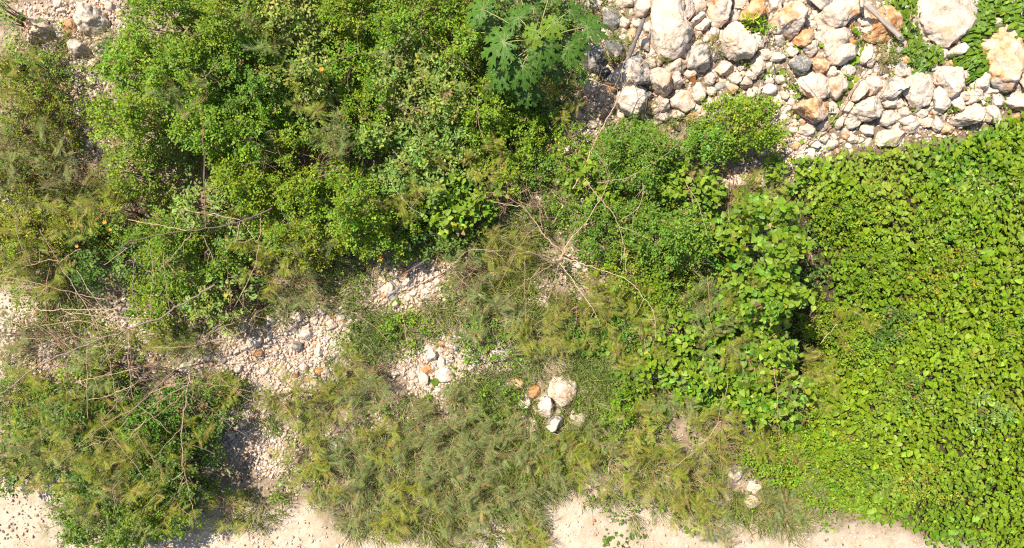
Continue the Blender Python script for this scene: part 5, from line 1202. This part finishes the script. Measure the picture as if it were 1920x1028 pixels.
branch("dry twigs crossing the pale rocks at the photo's edge", [([(1885,135),(1903,142),(1930,120)],.2,.3,.005,.003,DARK*1.6), ([(1903,142),(1885,162),(1870,175)],.2,.15,.005,.003,DARK*1.6), ([(1828,153),(1840,172),(1862,205)],.2,.15,.004,.003,TAN), ([(1905,145),(1905,170)],.2,.15,.004,.003,DARK*2), ([(1840,172),(1815,168)],.2,.2,.003,.003,TAN), ([(1910,92),(1893,115),(1888,125)],.25,.2,.003,.003,DARK*2)])
branch("grey bare twiggy bush beside the big white corner boulder", [([(252,42),(250,28),(262,8),(280,-10)],.1,.8,.008,.004,np.array([.42,.39,.34])), ([(250,38),(240,15),(225,-5)],.2,.8,.006,.003,np.array([.42,.39,.34])), ([(252,30),(252,5),(250,-15)],.3,.9,.005,.003,np.array([.40,.37,.32])), ([(255,25),(275,12),(300,0)],.35,.8,.005,.003,np.array([.42,.39,.34])), ([(245,25),(228,18),(212,4)],.35,.7,.004,.003,np.array([.38,.35,.30]))])
branch("heap of dead grey stalks above the papaya leaves", [([(1060+k*5, 22+(k%3)*3), (1066+k*6, -12)] , .1, .3, .006, .004, (np.array([.40,.36,.32]) if k%2 else DARK*1.4)) for k in range(9)])

def twiggy(px, py, r, h, n=11):
    lab = auto_label("leafless brown twiggy shrub", px, py, 16, LAND_P)
    c = P(np.float64(px), np.float64(py), .5 * h); g0 = float(gz(c[0], c[1])); R = r * PX * (H - .5 * h)
    root = thing("twiggy_shrub", lab, "shrub", (c[0], c[1], g0), "leafless twiggy shrubs")
    for k in range(n):
        a = rng.uniform(0, 6.28); rr = R * rng.uniform(.4, 1.1)
        e = np.array([math.cos(a) * rr, math.sin(a) * rr, h * rng.uniform(.5, 1.1)])
        path = smooth_path([np.zeros(3), e * .5 + np.array([0, 0, .12 * h]) + rng.normal(0, .03, 3), e], 4)
        v, f = tube(path, .0055, .002, 4)
        for _ in range(7):
            j = int(rng.integers(2, len(path) - 1)); dv = nrm(path[j] - path[j - 1] + rng.normal(0, .5, 3)); L = rng.uniform(.08, .28)
            v2, f2 = tube(np.stack([path[j], path[j] + dv * L * .5 + rng.normal(0, .015, 3), path[j] + dv * L]), .0028, .0013, 3)
            f = np.concatenate([f, f2 + len(v)]); v = np.concatenate([v, v2])
        cc = (TAN if rng.random() < .6 else RED) * rng.uniform(.6, 1.2)
        obj("stem" if k == 0 else "twig", mesh_np("twig", v, f, M_BARK, np.repeat(cc[None], len(v), 0)), root)
for a in ((1000,400,50,.6),(955,370,45,.6),(870,505,45,.5),(525,300,45,1.35),(640,310,45,1.2),(470,580,50,.8),(300,705,55,.9),(100,630,60,.9),(1335,850,50,.6),(1225,615,50,.65),(1420,655,45,1.1),(1475,740,45,.8),(930,330,45,.7),(60,480,55,1.2),(150,330,50,.9),(1050,590,50,.5),(230,900,60,1.25),(150,760,55,1.0),(780,210,40,1.25),(420,150,40,1.5),(1290,480,45,.8),(560,520,50,.6),(1380,360,36,.5),(1120,170,36,.5),(700,690,40,.35)):
    twiggy(*a)
# ------------------------------------------------------------------ logs, planks, sticks
def log(label, pts, h0, h1, r0, r1, col, name, cat="log"):
    w3 = np.stack([P(np.float64(a), np.float64(b_), h) for (a, b_), h in zip(pts, np.linspace(h0, h1, len(pts)))])
    path = smooth_path(w3, 6)
    v, f = tube(path, r0, r1, 12)
    v = v + nrm(v - np.repeat(path, 12, 0)) * ((vnoise(v * 18, 3) - .5) * r0 * .9)[:, None]
    n = len(path)
    v = np.concatenate([v, path[:1], path[-1:]])
    caps = [(k, (k + 1) % 12, n * 12) for k in range(12)] + [((n - 1) * 12 + (k + 1) % 12, (n - 1) * 12 + k, n * 12 + 1) for k in range(12)]
    f = np.concatenate([f, np.array(caps)])
    c = np.asarray(col) * (.6 + .8 * vnoise(v * np.array([25, 25, 25]), 9))[:, None]
    o = obj(name, mesh_np(name, v - w3[0], f, M_BARK, c, False), None, tuple(w3[0]))
    return tag(o, label, cat)
log("charred dark log with grey streaks wedged beside the tall white slab", [(1172,122),(1184,95),(1196,65),(1208,34)], .12, .34, .032, .024, (.16,.14,.13), "charred_log")
log("short grey driftwood stick among pale rocks above the rounded bush", [(1420,188),(1424,172),(1427,152)], .10, .16, .022, .012, (.36,.33,.31), "driftwood_stick", "stick")
log("thin pale stick leaning on the weathered plank", [(1652,6),(1660,20),(1664,38)], .32, .16, .008, .006, (.45,.40,.34), "thin_stick", "stick")
def plank(label, a, b_, ha, hb, wd, th, name="wooden_plank"):
    A, B = P(np.float64(a[0]), np.float64(a[1]), ha), P(np.float64(b_[0]), np.float64(b_[1]), hb)
    d = B - A; L = np.linalg.norm(d); d /= L; s = nrm(np.cross([0, 0, 1], d)); n = np.cross(d, s)
    nx_ = 14; v = []
    for i in range(nx_ + 1):
        t = i / nx_; wv = wd * (1 + .12 * math.sin(i * 2.1) * .4 - (.25 if i == nx_ else 0))
        for sy, sz in ((-1, -1), (1, -1), (1, 1), (-1, 1)):
            v.append((t * L, sy * wv / 2 + rng.normal(0, .0015), sz * th / 2 + rng.normal(0, .0015)))
    f = []
    for i in range(nx_):
        for k in range(4):
            a_, b2 = i * 4 + k, i * 4 + (k + 1) % 4
            f.append((a_, b2, b2 + 4, a_ + 4))
    f += [(3, 2, 1, 0), tuple(nx_ * 4 + k for k in range(4))]
    o = obj(name, mesh_np(name, np.array(v), np.array(f), M_WOOD))
    o.matrix_basis = Matrix(((d[0], s[0], n[0], A[0]), (d[1], s[1], n[1], A[1]), (d[2], s[2], n[2], A[2]), (0, 0, 0, 1)))
    return tag(o, label, "plank")
plank("weathered grey-brown plank lying across the flat orange slab", (1622, 6), (1694, 76), .36, .10, .062, .022)
plank("short upright-looking board end at the photo's top beside the long plank", (1615, -30), (1617, 14), .34, .28, .055, .022)
plank("flat grey board scrap near the split rock at the photo's top", (1517, -12), (1545, 14), .14, .12, .11, .015)
plank("thin grey lath pointing at the broad white boulder", (1494, 14), (1518, 33), .30, .20, .022, .012)

# ------------------------------------------------------------------ flowers and fallen leaves
def flower(label, px, py, h, R=.035, col=(.62, .25, .01)):
    w0 = P(np.float64(px), np.float64(py), h); g0 = float(gz(w0[0], w0[1]))
    root = thing("orange_flower", label, "flower", (w0[0], w0[1], g0), "orange flowers")
    for k in range(6):
        a = k * math.pi / 3
        leaf_object(root, leaf_mesh("petal" + str(col), T_OVAL4, col, 2, M_LEAF, .6), w0, np.array([math.cos(a), math.sin(a), .15]), np.array([0, 0, 1.0]), R).name = "petal"
    b = Bag(); v, f = tube(np.array([(w0[0], w0[1], g0 - .01), (w0[0] + .01, w0[1], g0 + h * .5), w0]), .004, .003, 4); b.add(v, f, np.array([.12, .16, .04])); b.build("stalk", M_BARK, root, False, root.location)
flower("single bright orange flower at the edge of the dark arching branch", 713, 485, .5, .04)
flower("orange flower head beside the upper fallen branch's dark scrub", 196, 417, 1.1, .028)
flower("smaller orange flower head below and right of its twin in the left scrub", 207, 431, 1.1, .022)
flower("orange-yellow flower in the dark left scrub above the thin twigs", 144, 462, 1.0, .024)
flower("yellow flower near the thin bare stem in the grey-green shrubs", 603, 130, 1.35, .03)
o = obj("dead_leaf", mesh_np("dead_leaf", T_HEART[0] * .085, T_HEART[1], M_LEAF, np.repeat(np.array([[.30, .11, .025]]), len(T_HEART[0]), 0)), None, tuple(P(np.float64(1296.), np.float64(152.), .16)))
o.rotation_euler = (.4, -.2, .9); tag(o, "curled orange dead leaf lying between pale rocks", "leaf")
